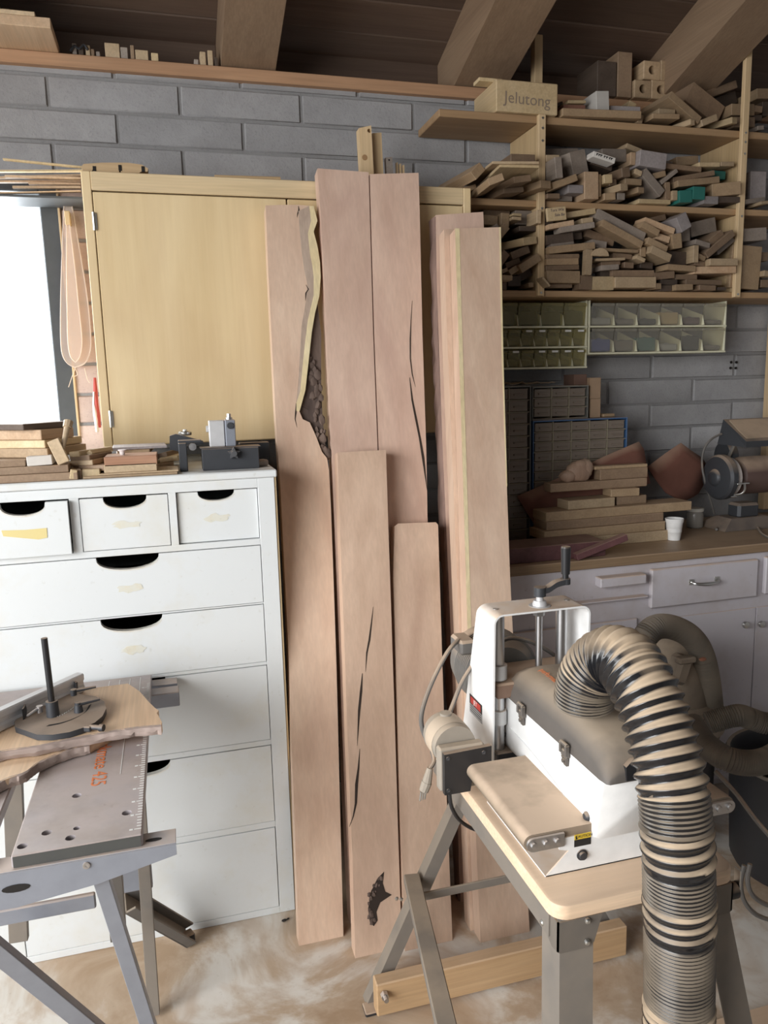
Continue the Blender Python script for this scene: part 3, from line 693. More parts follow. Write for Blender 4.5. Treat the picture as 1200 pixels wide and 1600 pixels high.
# ------------------------------------------------------------------ metal clamping jigs on the chest
j1 = thing('clamping_jig', (P(292, 700, Y=-.50).x, -.5, T), 'dark metal clamping jig with a silver knurled knob, left of the silver block', 'jig')
y = -.53
MB().prism([P(272, 702, Y=y), P(272, 681, Y=y), P(282, 678, Y=y), P(324, 689, Y=y), P(325, 694, Y=y), P(300, 694, Y=y), P(290, 706, Y=y)], (0, .03, 0)).build('jig_body', DKMET, j1)
q = P(290, 716, Y=-.60); q2 = P(300, 688, Y=-.60)
b = MB(); b.ab(P(286, 700, Y=-.61).x, P(299, 700, Y=-.61).x, -.61, -.57, T+.0006, P(290, 692, Y=-.61).z, .002)
b.ab(P(286, 700, Y=-.61).x, P(322, 700, Y=-.61).x, -.607, -.575, P(290, 692, Y=-.607).z, P(290, 688, Y=-.607).z, .001); b.build('jig_foot', DKMET, j1)
q = P(296, 680, Y=-.50); MB().lathe([(.0001, 0), (.017, 0), (.019, .004), (.019, .009), (.016, .012), (.006, .013), (.006, .017), (.0001, .018)], q, n=14).build('knurled_knob', ZINC, j1)
q = P(308, 698, Y=-.612); MB().cyl(q, q+Vector((0, .03, 0)), .010, n=14).cyl(q-Vector((0, .003, 0)), q, .005, n=10).build('pivot', STEEL, j1)
j1.location.x -= .012
j2 = thing('clamping_jig', (P(365, 715, Y=-.60).x, -.57, T), 'dark metal clamping jig with upright silver block and star knob, right end of the chest', 'jig')
ya = -.62
b = MB(); xa, xb = P(316, 715, Y=ya).x, P(405, 715, Y=ya).x
zt_ = P(360, 700, Y=ya).z
b.ab(xa, xb, ya, ya+.012, T+.0006, zt_, .0015).ab(xa-.004, xb+.006, ya, ya+.06, zt_, zt_+.003, .001).ab(xa, xb, ya+.05, ya+.06, T+.0006, zt_, .001)
b.build('jig_base', DKMET, j2)
zz = zt_+.0032; yb = -.60
xs = [P(p, 690, Y=yb).x for p in (328, 352, 353, 369)]; zh = P(360, 657, Y=yb).z
MB().ab(xs[0], xs[1], yb+.004, yb+.045, zz, zh+.001, .002).build('silver_block', ALU, j2)
MB().ab(xs[2], xs[3], yb, yb+.05, zz, zh+.002, .002).build('jig_post', BLUEGREY, j2)
q = Vector(((xs[2]+xs[3])/2, yb+.025, zh+.002)); MB().cyl(q, q+Vector((0, 0, .006)), .009, n=12).cyl(q+Vector((0, 0, .006)), q+Vector((0, 0, .016)), .006, n=10).build('post_nut', STEEL, j2)
q = Vector(((xs[2]+xs[3])/2, yb-.001, zh-.014)); MB().cyl(q, q+Vector((0, -.004, 0)), .009, n=14).build('pivot', DKMET, j2)
q = P(329, 670, Y=yb+.02); MB().cyl(q, q+Vector((-.012, 0, 0)), .009, n=12).build('side_screw', ALU, j2)
q = P(365, 708, Y=ya-.004); b = MB(); n = 5
star = [(q.x+(.017 if i % 2 == 0 else .009)*math.cos(PI*i/n+.3), ya-.002, q.z+(.017 if i % 2 == 0 else .009)*math.sin(PI*i/n+.3)) for i in range(10)]
b.prism(star, (0, -.014, 0)).cyl((q.x, ya-.016, q.z), (q.x, ya-.024, q.z), .008, n=10); b.build('star_knob', KNOBM, j2)
b = MB(); ybar = -.50; b.ab(P(374, 700, Y=ybar).x, P(421, 700, Y=ybar).x, ybar, ybar+.03, T+.0006, P(380, 692, Y=ybar).z, .002); b.thing('steel_bar', DKMET, 'dark steel bar lying behind the right clamping jig on the chest', 'bar')
q = P(408, 715, Y=-.58); MB().cbox((q.x, -.57, T+.010), (.035, .03, .018), Matrix.Rotation(.4, 3, 'Z'), .004).thing('wood_offcut', TONES['grey'], 'small grey lump at the right end of the chest beside the jig', 'offcut')
# ------------------------------------------------------------------ on top of the wall cabinet, hanging blades, plate clutter
ct = cz1+.0005
b = MB(); y = -.285
out = [(127, 268), (131, 263), (160, 261), (200, 261), (222, 264), (232, 270), (231, 275), (221, 275), (218, 277), (190, 277), (188, 270), (186, 277), (149, 276), (146, 270), (144, 275), (130, 274)]
pts = [P(a, c, Y=y) for a, c in out]; lo = min(p.z for p in pts)
b.prism([p+Vector((0, 0, ct-lo)) for p in pts], (0, .045, 0)); hd = b.thing('slotted_holder', PINE_X, 'pale curved wooden holder with dark slots lying on the cabinet top, left corner', 'holder')
for px, py in ((148, 270), (188, 268), (224, 270)):
    q = P(px, py, Y=y)+Vector((0, 0, ct-lo)); MB().cbox((q.x, y-.0006, q.z-.002), (.009, .002, .016), None, .0005).build('slot', VOID, hd)
q = P(335, 275, Y=-.27); q2 = P(438, 279, Y=-.27); r = .0075
MB().cyl((q.x, -.27, ct+r), (q2.x, -.27, ct+r), r*.6, r, 10).thing('dowel', PINE_X, 'pale tapered dowel lying along the front of the cabinet top', 'stick')
MB().ab(P(236, 272, Y=-.2).x, P(480, 279, Y=-.2).x, -.2, -.17, ct, ct+.012, .001).thing('wood_strip', PINE_X, 'long thin pine strip lying behind the dowel on the cabinet top', 'strip')
MB().ab(P(280, 272, Y=-.24).x, P(326, 276, Y=-.24).x, -.245, -.21, ct, ct+.008, .002).thing('wood_strip', TONES['brown'], 'short dark strip left of the dowel on the cabinet top', 'strip')
random.seed(21)
# strips poking out left of the cabinet top toward the window
G4 = 'thin strips sticking out left of the cabinet top'
strips = [(-40, 268, 128, 267, 2.5, 'yellow', 'palest long strip at the cabinet top level, left of the cabinet'), (5, 249, 134, 262, 2.2, 'yellow', 'topmost slanting strip, rising to the left of the cabinet top'),
 (-30, 279, 128, 274, 3, 'orange', 'second strip below the palest one, left of the cabinet top'), (8, 276, 128, 279, 3.5, 'orange', 'third strip below the palest one, its left end in view'),
 (-30, 284, 128, 284, 3, 'orange', 'fourth strip below the palest one, left of the cabinet top'), (45, 287, 128, 288, 3, 'orange', 'short fifth strip left of the cabinet top, starting over the window frame'),
 (20, 293, 128, 293, 3.5, 'orange', 'second lowest strip left of the cabinet top'), (-40, 303, 128, 299, 2, 'orange', 'lowest thin strip, just above the bright window')]
for i, (x0, y0, x1, y1, t, m, lab) in enumerate(strips):
    Y = -.05-.017*(i % 4)-(.012 if i > 3 else 0)
    if i in (0, 1): Y = (-.262, -.16)[i]
    p0 = P(x0, y0, Y=Y); p1 = P(x1-(1.5 if i > 0 else -3), y1, Y=Y)
    d = (p1-p0); a = math.atan2(d.z, d.x); R = Matrix.Rotation(-a, 3, 'Y')
    bb = MB().cbox((p0+p1)/2, (d.length, .014, t*.0021), R, .0006)
    bb.thing('wood_strip', TONES[m], lab, 'strip', G4)
struct(MB().ab(-1.6, cx0-.004, -.135, -.004, P(60, 306, Y=-.1).z-.013, P(60, 306, Y=-.1).z-.006, .001).build('trim_4', plain('dark_head_steel', (.075, .08, .085), .55)))
# two clear bandsaw-blade loops hanging between window and cabinet
LOOP = clear('clear_plastic', (.95, .86, .80), .34, .2)
LOOPR = clear('clear_plastic_rim', (.95, .84, .76), .65, .2)
def loop(left, right, Y, lab, dep):
    ol = smooth([P(x, y, Y=Y) for x, y in left], 5); orr = smooth([P(x, y, Y=Y) for x, y in right], 5)
    r_ = thing('plastic_loop', (ol+orr)[0], lab, 'plastic loop')
    MB().prism(ol+orr[::-1][1:], (0, dep, 0)).build('sheet', LOOP, r_)
    MB().tube(ol+orr[::-1][1:], .0022, 6, sub=1).build('rim', LOOPR, r_)
loop([(100, 322), (97, 400), (95, 470), (95, 530), (98, 555), (106, 568), (117, 574)], [(112, 320), (126, 400), (137, 470), (142, 530), (140, 553), (132, 568), (117, 574)], -.030, 'broad clear plastic loop hanging between the window and the wall cabinet', .014)
loop([(104, 345), (104, 420), (105, 480), (106, 530), (110, 556), (118, 566)], [(108, 345), (117, 420), (123, 480), (128, 530), (125, 556), (118, 566)], -.052, 'narrow clear plastic loop hanging in front of the broad clear loop', .010)
q = P(105, 336, Y=-.052); MB().ab(q.x-.008, q.x+.008, -.06, -.008, q.z-.03, q.z+.012, .002).thing('hook_block', PINE_Z, 'small pale hook block that holds the hanging clear loops', 'hook')
b = MB(); 
for s in ((118, 574, 112, 590, 107, 605), (132, 575, 136, 592, 140, 598), (117, 575, 121, 585, 116, 588)):
    b.tube([P(s[i], s[i+1], Y=-.04) for i in (0, 2, 4)], .0012, 5)
b.thing('frayed_threads', plain('pale_thread', (.75, .62, .52), .8), 'frayed pale threads hanging under the clear loops', 'thread')
rg = thing('rag', P(150, 650, Y=-.05), 'red and white rag hanging on the wall at the cabinet left edge', 'rag')
def cloth(pl, mat, nm):
    b = MB(); rings = []
    for i, (x, y, w) in enumerate(pl):
        p0 = P(x, y, Y=-.04); rings.append([p0+Vector((-w, .008*math.sin(i*1.7), 0)), p0+Vector((0, -.01+.006*math.sin(i*2.1), 0)), p0+Vector((w, .006*math.cos(i*1.3), 0)), p0+Vector((0, .012, 0))])
    b.loft(rings); return b.build(nm, mat, rg)
cloth([(148, 590, .004), (149, 610, .007), (151, 630, .006), (153, 650, .008), (155, 668, .006)], plain('red_cloth', (.42, .07, .06), .85), 'red_cloth')
cloth([(147, 612, .004), (147, 630, .006), (149, 645, .008), (151, 660, .007), (152, 675, .006)], plain('white_cloth', (.68, .62, .58), .9), 'white_cloth')
# clutter on the wall plate, top left
pt = 2.5905
def pb(x0, y0, x1, y1, Y, dep, mat, label, name='wood_offcut', cat='offcut', grp='scraps on the wall plate'):
    a = P(x0, y0, Y=Y); c = P(x1, y1, Y=Y); top = max(a.z, pt+.006)
    return MB().ab(a.x, c.x, Y, Y+dep, pt, top, .0015).thing(name, TONES[mat] if isinstance(mat, str) else mat, label, cat, grp)
# big board overhanging the plate on the left
p = [P(0, 80, Y=-.03), P(100, 80, Y=-.03), P(80, 44, Y=-.1), P(0, 44, Y=-.1)]
y = -.19
bx = P(98, 60, Y=y).x
board(bx-.25, -.085, pt, .44, .20, .028, 0, 'orange', 'large orange board lying across the wall plate at the top left', group='boards on the wall plate')
board(bx-.27, -.085, pt+.0285, .40, .20, .012, 0, 'pale', 'thinner board on top of the large orange board, top left', group='boards on the wall plate')
q = P(12, 28, Y=-.15); MB().ab(q.x-.012, q.x+.008, -.16, -.12, pt+.041, q.z+.02, .001).thing('wood_offcut', TONES['orange'], 'small upright stick on the boards at the top left corner', 'offcut')
q = P(5, 75, Y=-.02)
random.seed(12)
sc_ = [(112, 84, 67, 'grey'), (122, 131, 72, 'dark'), (133, 141, 70, 'pale'), (142, 148, 76, 'brown'), (150, 157, 80, 'grey'), (163, 187, 66, 'pale'), (188, 200, 73, 'grey'), (203, 210, 70, 'brown'), (211, 232, 77, 'pale'), (236, 248, 82, 'yellow'), (303, 311, 92, 'grey'), (312, 322, 80, 'pale'), (324, 333, 78, 'pale'), (335, 341, 89, 'dark')]
for i, (x0, x1, y, m) in enumerate(sc_):
    if x1 < x0: x1 = x0+8
    pb(x0, y, x1-1, y, -.01, .05, m, '%s small block from the left in the row on the wall plate' % ORD[i])
tw = P(112, 75, Y=-.012); MB().tube([P(110, 80, Y=-.014), P(116, 72, Y=-.014), P(124, 76, Y=-.014), P(131, 70, Y=-.014), P(137, 78, Y=-.014)], .004, 6).thing('wire_coil', DKMET, 'bent dark wire lying before the small blocks on the wall plate', 'wire')
# four blocks with bored holes and two dark beams on the plate at the right
G5 = 'bored blocks on the wall plate'
def bored(x0, y0, x1, y1, z0, lab, Y=-.05):
    a = P(x0, y0, Y=Y); c = P(x1, y1, Y=Y); h = a.z-c.z
    o = MB().ab(a.x, c.x, Y, Y+.14, z0, z0+h, .003).thing('bored_block', TONES['tan'], lab, 'block', G5)
    xc, zc = (a.x+c.x)/2, z0+h/2
    cut(o, MB().cyl((xc, Y-.02, zc), (xc, Y+.06, zc), .0155, n=16)); return z0+h
za = bored(992, 108, 1018, 138, pt, 'lower left of the four blocks with a bored hole under the roof')
zb2 = bored(1019, 107, 1046, 139, pt, 'lower right of the four blocks with a bored hole under the roof')
zz = max(za, zb2)+.0006
bored(1007, 66, 1033, 98, zz, 'upper left of the four blocks with a bored hole under the roof')
bored(1034, 67, 1060, 102, zz, 'upper right of the four blocks with a bored hole under the roof')
pb(934, 94, 963, 130, -.04, .15, 'dark', 'dark beam end left of the bored blocks under the roof', 'beam_end', 'beam end')
pb(966, 80, 987, 133, -.04, .15, 'brown', 'tall brown beam end just left of the bored blocks', 'beam_end', 'beam end')
# ------------------------------------------------------------------ offcuts on the lumber rack
# bay, px, py, w, h, rot, Y, L, tone, yaw
S = '''
T 901 158 28 5 0 -.20 .12 yellow 0
T 898 167 34 11 2 -.19 .12 red 0
T 876 165 10 6 -20 -.14 .1 dark 0
T 942 163 20 33 0 -.22 .20 white 0
T 977 175 48 14 2 -.20 .10 lilac 0
T 988 164 12 10 30 -.12 .08 yellow 0
T 942 189 123 12 2 -.245 .16 tan 0
T 1000 193 8 14 18 -.22 .1 tan 0
T 1041 196 42 8 1 -.24 .2 tan 0
T 1043 180 26 10 4 -.22 .2 pale 0
T 1070 181 62 11 41 -.235 .18 tan 0
T 1093 172 62 30 38 -.15 .13 brown 0
T 1082 199 9 9 0 -.25 .22 pale 14
T 1110 195 26 10 -22 -.24 .12 pale 0
T 1147 181 12 10 -4 -.255 .20 yellow 20
T 1164 171 36 18 1 -.20 .12 tan 0
T 1163 192 34 16 0 -.20 .15 brown 0
T 1125 143 58 12 -20 -.10 .09 brown 0
T 1126 157 52 18 -18 -.06 .05 dark 0
T 1040 172 60 14 -16 -.07 .06 dark 0
T 1193 146 20 16 0 -.15 .12 tan 0
T 1183 170 12 10 8 -.20 .1 brown 0
T 1184 184 14 9 0 -.18 .1 dark 0
T 1189 198 10 7 -6 -.22 .1 grey 0
T 1196 170 9 22 0 -.16 .1 dark 0
A 758 291 22 15 -46 -.33 .30 tan 6
A 806 284 28 10 -8 -.36 .30 brown 4
A 785 296 34 8 -6 -.30 .26 brown 6
A 735 298 26 8 -12 -.24 .20 tan 0
A 817 263 38 16 2 -.28 .22 brown 0
M 874 239 60 13 -1 -.13 .12 grey 0
M 851 249 21 11 0 -.25 .18 pale 0
M 864 257 11 33 -4 -.30 .10 grey 0
M 893 262 30 36 -16 -.24 .16 grey 14
M 857 272 16 20 0 -.22 .2 brown 0
M 854 284 20 12 0 -.31 .27 tan 16
M 881 288 41 11 -20 -.29 .22 tan 0
M 853 302 20 8 0 -.26 .2 brown 0
M 877 303 26 8 3 -.23 .2 grey 0
M 899 298 24 13 2 -.27 .2 lilac 0
M 925 287 22 43 1 -.275 .18 orange 0
M 940 290 7 35 1 -.26 .2 tan 0
M 953 279 13 14 -3 -.275 .2 yellow 0
M 942 258 34 11 20 -.22 .2 dark 0
M 967 247 38 20 1 -.21 .18 grey 0
M 991 232 26 8 22 -.14 .1 pale 0
M 989 248 8 20 5 -.235 .2 orange 0
M 1016 253 42 25 9 -.26 .16 lilac 0
M 978 266 14 15 -6 -.27 .22 brown 6
M 958 267 16 12 -4 -.16 .14 dark 0
M 1000 270 12 8 24 -.26 .18 pale 0
M 990 282 26 10 4 -.255 .2 tan 0
M 970 288 14 11 -4 -.30 .26 pale 12
M 955 292 12 9 -10 -.25 .2 brown 0
M 953 304 18 11 -3 -.27 .2 tan 0
M 971 304 12 11 2 -.265 .2 grey 0
M 1018 288 46 13 50 -.255 .17 grey 0
M 1031 273 20 9 -14 -.245 .2 tan 0
M 1048 279 32 6 -38 -.25 .18 grey 0
M 1004 298 12 9 0 -.27 .22 tan 14
M 990 302 18 8 -8 -.2 .18 brown 0
M 1026 306 50 7 2 -.25 .15 yellow 0
M 1070 252 34 14 -4 -.20 .18 tan 0
M 1046 255 20 9 10 -.18 .15 grey 0
M 1064 265 62 8 6 -.235 .15 brown 0
M 1109 256 33 7 0 -.235 .15 yellow 0
M 1137 256 21 7 0 -.235 .15 pale 0
M 1122 273 24 13 5 -.19 .15 teal 0
M 1085 283 66 8 -10 -.23 .18 brown 0
M 1092 291 66 10 -6 -.26 .2 tan 0
M 1053 297 8 27 -3 -.25 .18 brown 0
M 1061 305 8 15 0 -.26 .18 pale 0
M 1076 304 20 19 -2 -.27 .2 teal 0
M 1096 303 19 20 3 -.272 .2 teal 0
M 1118 307 23 12 2 -.265 .2 lilac 0
M 1143 290 40 20 -3 -.26 .10 tan -10
M 1140 308 38 9 0 -.25 .2 dark 0
R 1185 290 24 44 1 -.20 .14 lilac 0
R 1180 313 32 7 -8 -.24 .18 grey 0
R 1196 316 14 5 -6 -.26 .15 pale 0
L 776 335 42 9 3 -.16 .14 brown 0
L 768 347 26 15 4 -.20 .18 tan 0
L 790 350 13 22 5 -.215 .18 tan 0
L 777 357 12 7 -40 -.235 .14 grey 0
L 807 335 14 4 4 -.24 .2 yellow 0
L 807 341 14 5 6 -.24 .2 pale 0
L 821 339 26 22 2 -.20 .18 grey 0
L 825 356 26 8 0 -.23 .2 dark 0
L 790 376 27 12 -50 -.25 .18 tan 0
L 793 394 34 13 -55 -.24 .18 brown 0
L 824 374 28 12 -10 -.27 .25 yellow 20
L 811 391 30 12 -22 -.25 .22 brown 0
L 800 406 24 9 -24 -.24 .2 brown 0
L 833 410 36 13 -33 -.275 .24 tan 0
L 804 417 15 9 -34 -.26 .2 pale 0
L 788 419 10 6 -25 -.26 .18 tan 0
L 793 430 16 8 3 -.265 .2 pale 0
L 806 438 20 16 0 -.22 .2 dark 0
L 822 428 22 14 -28 -.20 .16 dark 0
L 830 445 8 7 0 -.25 .2 tan 0
L 787 443 10 12 0 -.22 .2 brown 0
K 844 341 7 21 3 -.26 .08 pale 0
K 853 339 8 20 3 -.235 .16 dark 0
K 858 355 14 8 -4 -.24 .2 dark 0
K 872 351 40 8 -10 -.27 .2 orange 0
K 911 333 46 9 -9 -.25 .15 yellow 0
K 918 344 18 8 -8 -.255 .2 pale 0
K 901 354 54 9 -9 -.275 .2 grey 0
K 866 370 42 15 -7 -.255 .22 dark 0
K 898 368 22 11 -5 -.22 .2 dark 0
K 878 378 36 4 -7 -.265 .2 grey 0
K 883 384 72 11 -6 -.27 .2 tan 0
K 876 394 52 7 -1 -.255 .2 brown 0
K 875 403 50 10 -1 -.26 .2 tan 0
K 873 414 52 8 -2 -.255 .2 brown 0
K 872 431 52 19 1 -.265 .2 tan 0
K 908 403 10 40 4 -.285 .10 pale 0
K 909 438 20 22 2 -.26 .2 brown 0
K 849 441 18 3 50 -.27 .05 pale 0
K 873 446 44 6 0 -.24 .2 brown 0
K 938 441 34 21 0 -.258 .2 yellow 0
K 944 373 46 12 20 -.22 .18 brown 0
K 972 354 84 15 27 -.255 .14 grey 0
K 974 371 72 11 29 -.275 .12 tan 0
K 948 356 32 9 14 -.16 .12 brown 0
K 950 379 24 12 10 -.24 .2 grey 0
K 971 387 58 5 3 -.265 .2 tan 0
K 959 403 46 4 -2 -.27 .2 pale 0
K 972 396 30 8 5 -.245 .2 brown 0
K 1004 391 9 15 0 -.265 .2 tan 0
K 1001 404 15 6 25 -.27 .2 pale 0
K 955 411 30 6 -3 -.25 .2 brown 0
K 954 419 28 8 -4 -.27 .2 grey 0
K 983 413 15 9 4 -.26 .2 brown 0
K 1011 413 20 10 6 -.23 .2 dark 0
K 948 431 14 9 0 -.24 .1 dark 0
K 1036 355 50 9 21 -.265 .17 orange 0
K 1012 349 34 9 -14 -.20 .15 brown 0
K 1014 365 30 10 29 -.275 .17 tan 0
K 1038 372 22 10 18 -.26 .17 orange 0
K 1024 381 34 11 26 -.28 .17 tan 0
K 1029 398 34 12 26 -.29 .17 pale 0
K 1057 381 14 23 -8 -.27 .18 tan 0
K 1066 356 18 24 -32 -.285 .12 lilac 0
K 1080 366 14 26 -4 -.22 .12 grey 0
K 1102 360 46 22 -14 -.20 .17 grey 8
K 1121 366 26 9 -40 -.25 .17 brown 0
K 1101 381 24 8 16 -.265 .17 grey 0
K 1122 388 56 10 -40 -.265 .17 brown 0
K 1134 373 34 10 -40 -.235 .17 grey 0
K 1083 397 8 27 0 -.27 .2 pale 0
K 1062 402 30 24 4 -.23 .2 dark 0
K 1095 403 14 7 26 -.26 .2 tan 0
K 1096 414 16 8 10 -.25 .2 brown 0
K 1119 349 52 18 1 -.12 .10 brown 0
K 1128 413 44 11 0 -.275 .2 pale 0
K 1120 426 66 11 -1 -.26 .2 orange 0
K 1066 422 44 9 4 -.27 .2 tan 0
K 1072 432 34 8 0 -.245 .2 brown 0
K 1036 425 32 11 -5 -.255 .2 brown 0
K 991 426 66 10 0 -.255 .2 brown 0
K 991 441 64 17 0 -.268 .2 pale 0
K 1028 447 9 9 0 -.265 .2 tan 0
K 1044 437 26 8 2 -.25 .2 dark 0
K 1043 447 18 9 0 -.245 .2 dark 0
K 1067 447 27 9 -2 -.265 .2 tan 0
K 1100 438 56 8 1 -.245 .2 brown 0
K 1106 449 26 8 2 -.262 .2 brown 0
K 1128 451 14 5 0 -.25 .2 dark 0
R 1176 366 44 20 -4 -.225 .18 grey 0
R 1168 417 46 68 5 -.235 .02 tan 0
R 1196 427 12 9 6 -.25 .15 pale 0
R 1194 401 12 14 0 -.2 .15 brown 0
R 1195 443 12 12 0 -.22 .15 brown 0
'''
BAYS = {'T': ('on the top shelf of the lumber rack', None), 'A': ('left of the first post on the middle shelf', None), 'M': ('on the middle shelf between the posts', None),
        'R': ('right of the second post on the lumber rack', None), 'L': ('left of the first post on the lowest shelf', None), 'K': ('on the lowest shelf between the posts', None)}
SW = {'pale': 'pale', 'yellow': 'yellowish', 'tan': 'tan', 'brown': 'brown', 'dark': 'blackish', 'grey': 'grey', 'lilac': 'lilac grey', 'red': 'reddish', 'teal': 'teal painted', 'white': 'whitish', 'orange': 'orange tinted'}
rowsS = []
for l in S.split('\n'):
    if l.strip():
        p = l.split(); rowsS.append([p[0]] + [float(x) for x in p[1:8]] + [p[8], float(p[9])])
def shape(r):
    w, h, rot = r[3], r[4], abs(r[5])
    if h > 1.35*w: return 'upright'
    if rot > 17: return 'slanting'
    if w > 3.2*h: return 'long flat'
    return 'stubby'
cls = {}
for r in rowsS: cls.setdefault((r[0], r[8], shape(r)), []).append(r)
random.seed(4); RK = []
base_z = {'T': z1t, 'A': z2, 'M': z2, 'L': z3, 'K': z3}
for key, rs in cls.items():
    rs.sort(key=lambda r: r[1])
    for i, r in enumerate(rs):
        bay, px, py, w, h, rot, Y, L, tone, yaw = r
        nm = '%s %s offcut' % (SW[tone], key[2])
        lab = nm + ' ' + BAYS[bay][0] if len(rs) == 1 else '%s %s from the left %s' % (ORD[i], nm, BAYS[bay][0])
        o = offcut(px, py, w, h, rot, Y, L, yaw, 0, OLD_SHADED[tone], label=lab, group='offcuts '+BAYS[bay][0]); RK.append(o)
        # keep clear of the shelf board below
        zmin = min((o.matrix_basis @ Vector(c)).z for c in o.bound_box)
        lim = base_z[bay] if bay != 'R' else (z2 if py < 330 else z3)
        if zmin < lim+.0004: o.location.z += lim+.0005-zmin
# half round disc, arched strip, sign board, long board tongues at the left of the middle shelf
q = P(938, 396, Y=-.29)
MB().prism([q+Vector((.034*math.cos(PI*i/14), 0, .026*math.sin(PI*i/14)-.008)) for i in range(15)], (0, .018, 0)).thing('half_disc', OLD_SHADED['pale'], 'pale half round offcut on the lowest shelf beside the upright pale block', 'offcut', 'offcuts on the lowest shelf between the posts')
sg = offcut(870, 334, 30, 21, -6, -.285, .012, 0, 0, OLD_SHADED['yellow'], label='small board with two handwritten lines leaning on the lowest shelf pile', name='note_board', cat='sign')
xd = P(884, 332.5, Y=-.286)-P(856, 335.5, Y=-.286); yd = Vector((0, 0, 1))
def local_text(o, lines, mat, w, h):
    for (body, x, z, s) in lines:
        cu = bpy.data.curves.new('t', 'FONT'); cu.body = body; cu.size = s; cu.extrude = .0002; cu.align_x = 'CENTER'; cu.align_y = 'CENTER'; cu.shear = .15; cu.resolution_u = 2
        t = bpy.data.objects.new('t', cu); C.objects.link(t); bpy.context.view_layer.update()
        me = bpy.data.meshes.new_from_object(t.evaluated_get(bpy.context.evaluated_depsgraph_get())); bpy.data.objects.remove(t)
        me.transform(Matrix.Translation((x, -.0006, z)) @ Matrix.Rotation(PI/2, 4, 'X')); me.materials.clear(); me.materials.append(mat)
        ob = bpy.data.objects.new('handwriting', me); C.objects.link(ob); ob.parent = o
local_text(sg, [('Tora Wie', .002, .012, .013), ('Sale Bo', .010, -.004, .013)], INK, 0, 0)
# white-edged notched strip
o = offcut(943, 246, 36, 9, 18, -.272, .05, 0, 0, 'white', label='whitish strip with dark notches, slanting on the middle shelf pile', name='notched_strip', cat='strip')
hx = max(v.co.x for v in o.data.vertices); hz = max(v.co.z for v in o.data.vertices)
nb = MB()
for k in (-.7, -.5, -.32, -.02, .2, .45, .62): nb.box((k*hx, -.0003, .15*hz), (.07*hx, .0012, hz*.7)).box(((k+.06)*hx, -.0003, .4*hz), (.14*hx, .0012, hz*.25))
nb.build('notch', VOID, o, (0, 0, 0))
RK.append(o); RK.append(sg)
# long planks poking out on the left of the middle shelf
def plank(pf, Yf, xb, zb_, th, w, mat, lab, roll=0):
    """front end centre at pixel pf on Y=Yf; back end at (xb, zb_) on the wall"""
    a = P(*pf, Y=Yf); bq = Vector((xb, -.02, zb_)); d = (a-bq); Ln = d.length; d.normalize()
    x = d.cross(Vector((0, 0, 1))).normalized(); z = x.cross(d)
    R = Matrix((x, d, z)).transposed() @ Matrix.Rotation(math.radians(roll), 3, 'Y')
    b = MB().cbox((0, 0, 0), (w, Ln, th), None, .001)
    o = b.build('plank', OLD_SHADED[mat], None, (0, 0, 0)); o.location = (a+bq)/2; o.rotation_euler = R.to_euler(); return tag(o, lab, 'plank', 'planks at the left end of the middle shelf')
zb0 = z2
plank((806, 254), -.43, 1.165, zb0+.098, .008, .15, 'pale', 'pale thin plank fanned out on top at the middle shelf left end')
plank((812, 259), -.42, 1.160, zb0+.050, .010, .13, 'yellow', 'yellowish plank directly under the palest fanned out plank')
plank((775, 280), -.43, 1.09, zb0+.030, .022, .05, 'tan', 'thick tan plank end, lowest left at the middle shelf left end', 20)
# lettered block on the top shelf
zb1 = z1t+.0006
Yj = P(775.5, 173, Z=zb1).y
a = P(775.5, 173, Y=Yj); c = P(872, 131, Y=Yj)
zb1 = z1t+.0006
jb = MB().ab(a.x, c.x, Yj, -.05, zb1, zb1+(c.z-a.z)*1.0, .003).thing('timber_block', OLD_SHADED['yellow'], 'big yellowish timber block with pencilled word, overhanging the top shelf left end', 'block')
print('jel', a, c, zb1)
zt1 = zb1+(c.z-a.z)
jm = Vector(((a.x+c.x)/2, Yj-.0006, zb1+(c.z-a.z)*.42))
hw = text('Jelutong', .052, jm, (1, 0, -.03), (.12, 0, 1), PENCIL, jb, 'handwriting', .0002)
for args in ((767, 118, 37, 6, 0, Yj+.03, .05, 0, 0, 'yellow', zt1, 'wood_offcut', 'pale thin strip lying on the lettered timber block, left one'), (828, 124, 88, 9, 0, Yj+.06, .12, 0, 0, 'tan', zt1, 'wood_offcut', 'tan board lying on the lettered timber block, right one')):
    o = offcut(*args[:10], base=args[10], name=args[11], label=args[12], group='boards on the lettered block')

# nudge the heaped offcuts apart until none cuts into another, a post, a divider or a shelf
class Box:
    def __init__(s, o, fixed):
        s.o = o; s.fixed = fixed; bpy_m = o.matrix_basis if o.parent is None else Matrix.Translation(parent_loc(o.parent))
        lo = [min(v.co[i] for v in o.data.vertices) for i in range(3)]; hi = [max(v.co[i] for v in o.data.vertices) for i in range(3)]
        R = bpy_m.to_3x3(); s.c = bpy_m @ Vector([(a+b_)/2 for a, b_ in zip(lo, hi)]); s.ax = [R.col[i].copy() for i in range(3)]; s.h = [(b_-a)/2 for a, b_ in zip(lo, hi)]
        s.r = Vector(s.h).length; s.d = Vector((0, 0, 0))
def mtv(a, b):
    d = b.c-a.c
    if d.length > a.r+b.r: return None
    best = None
    axes = a.ax+b.ax+[x.cross(y) for x in a.ax for y in b.ax]
    for n in axes:
        l = n.length
        if l < 1e-3: continue
        n = n/l; t = d.dot(n)
        pen = sum(h*abs(x.dot(n)) for h, x in zip(a.h, a.ax))+sum(h*abs(x.dot(n)) for h, x in zip(b.h, b.ax))-abs(t)
        if pen <= 0.0003: return None
        if best is None or pen < best[0]: best = (pen, n if t > 0 else -n)
    return best
dyn = [Box(o, False) for o in RK]
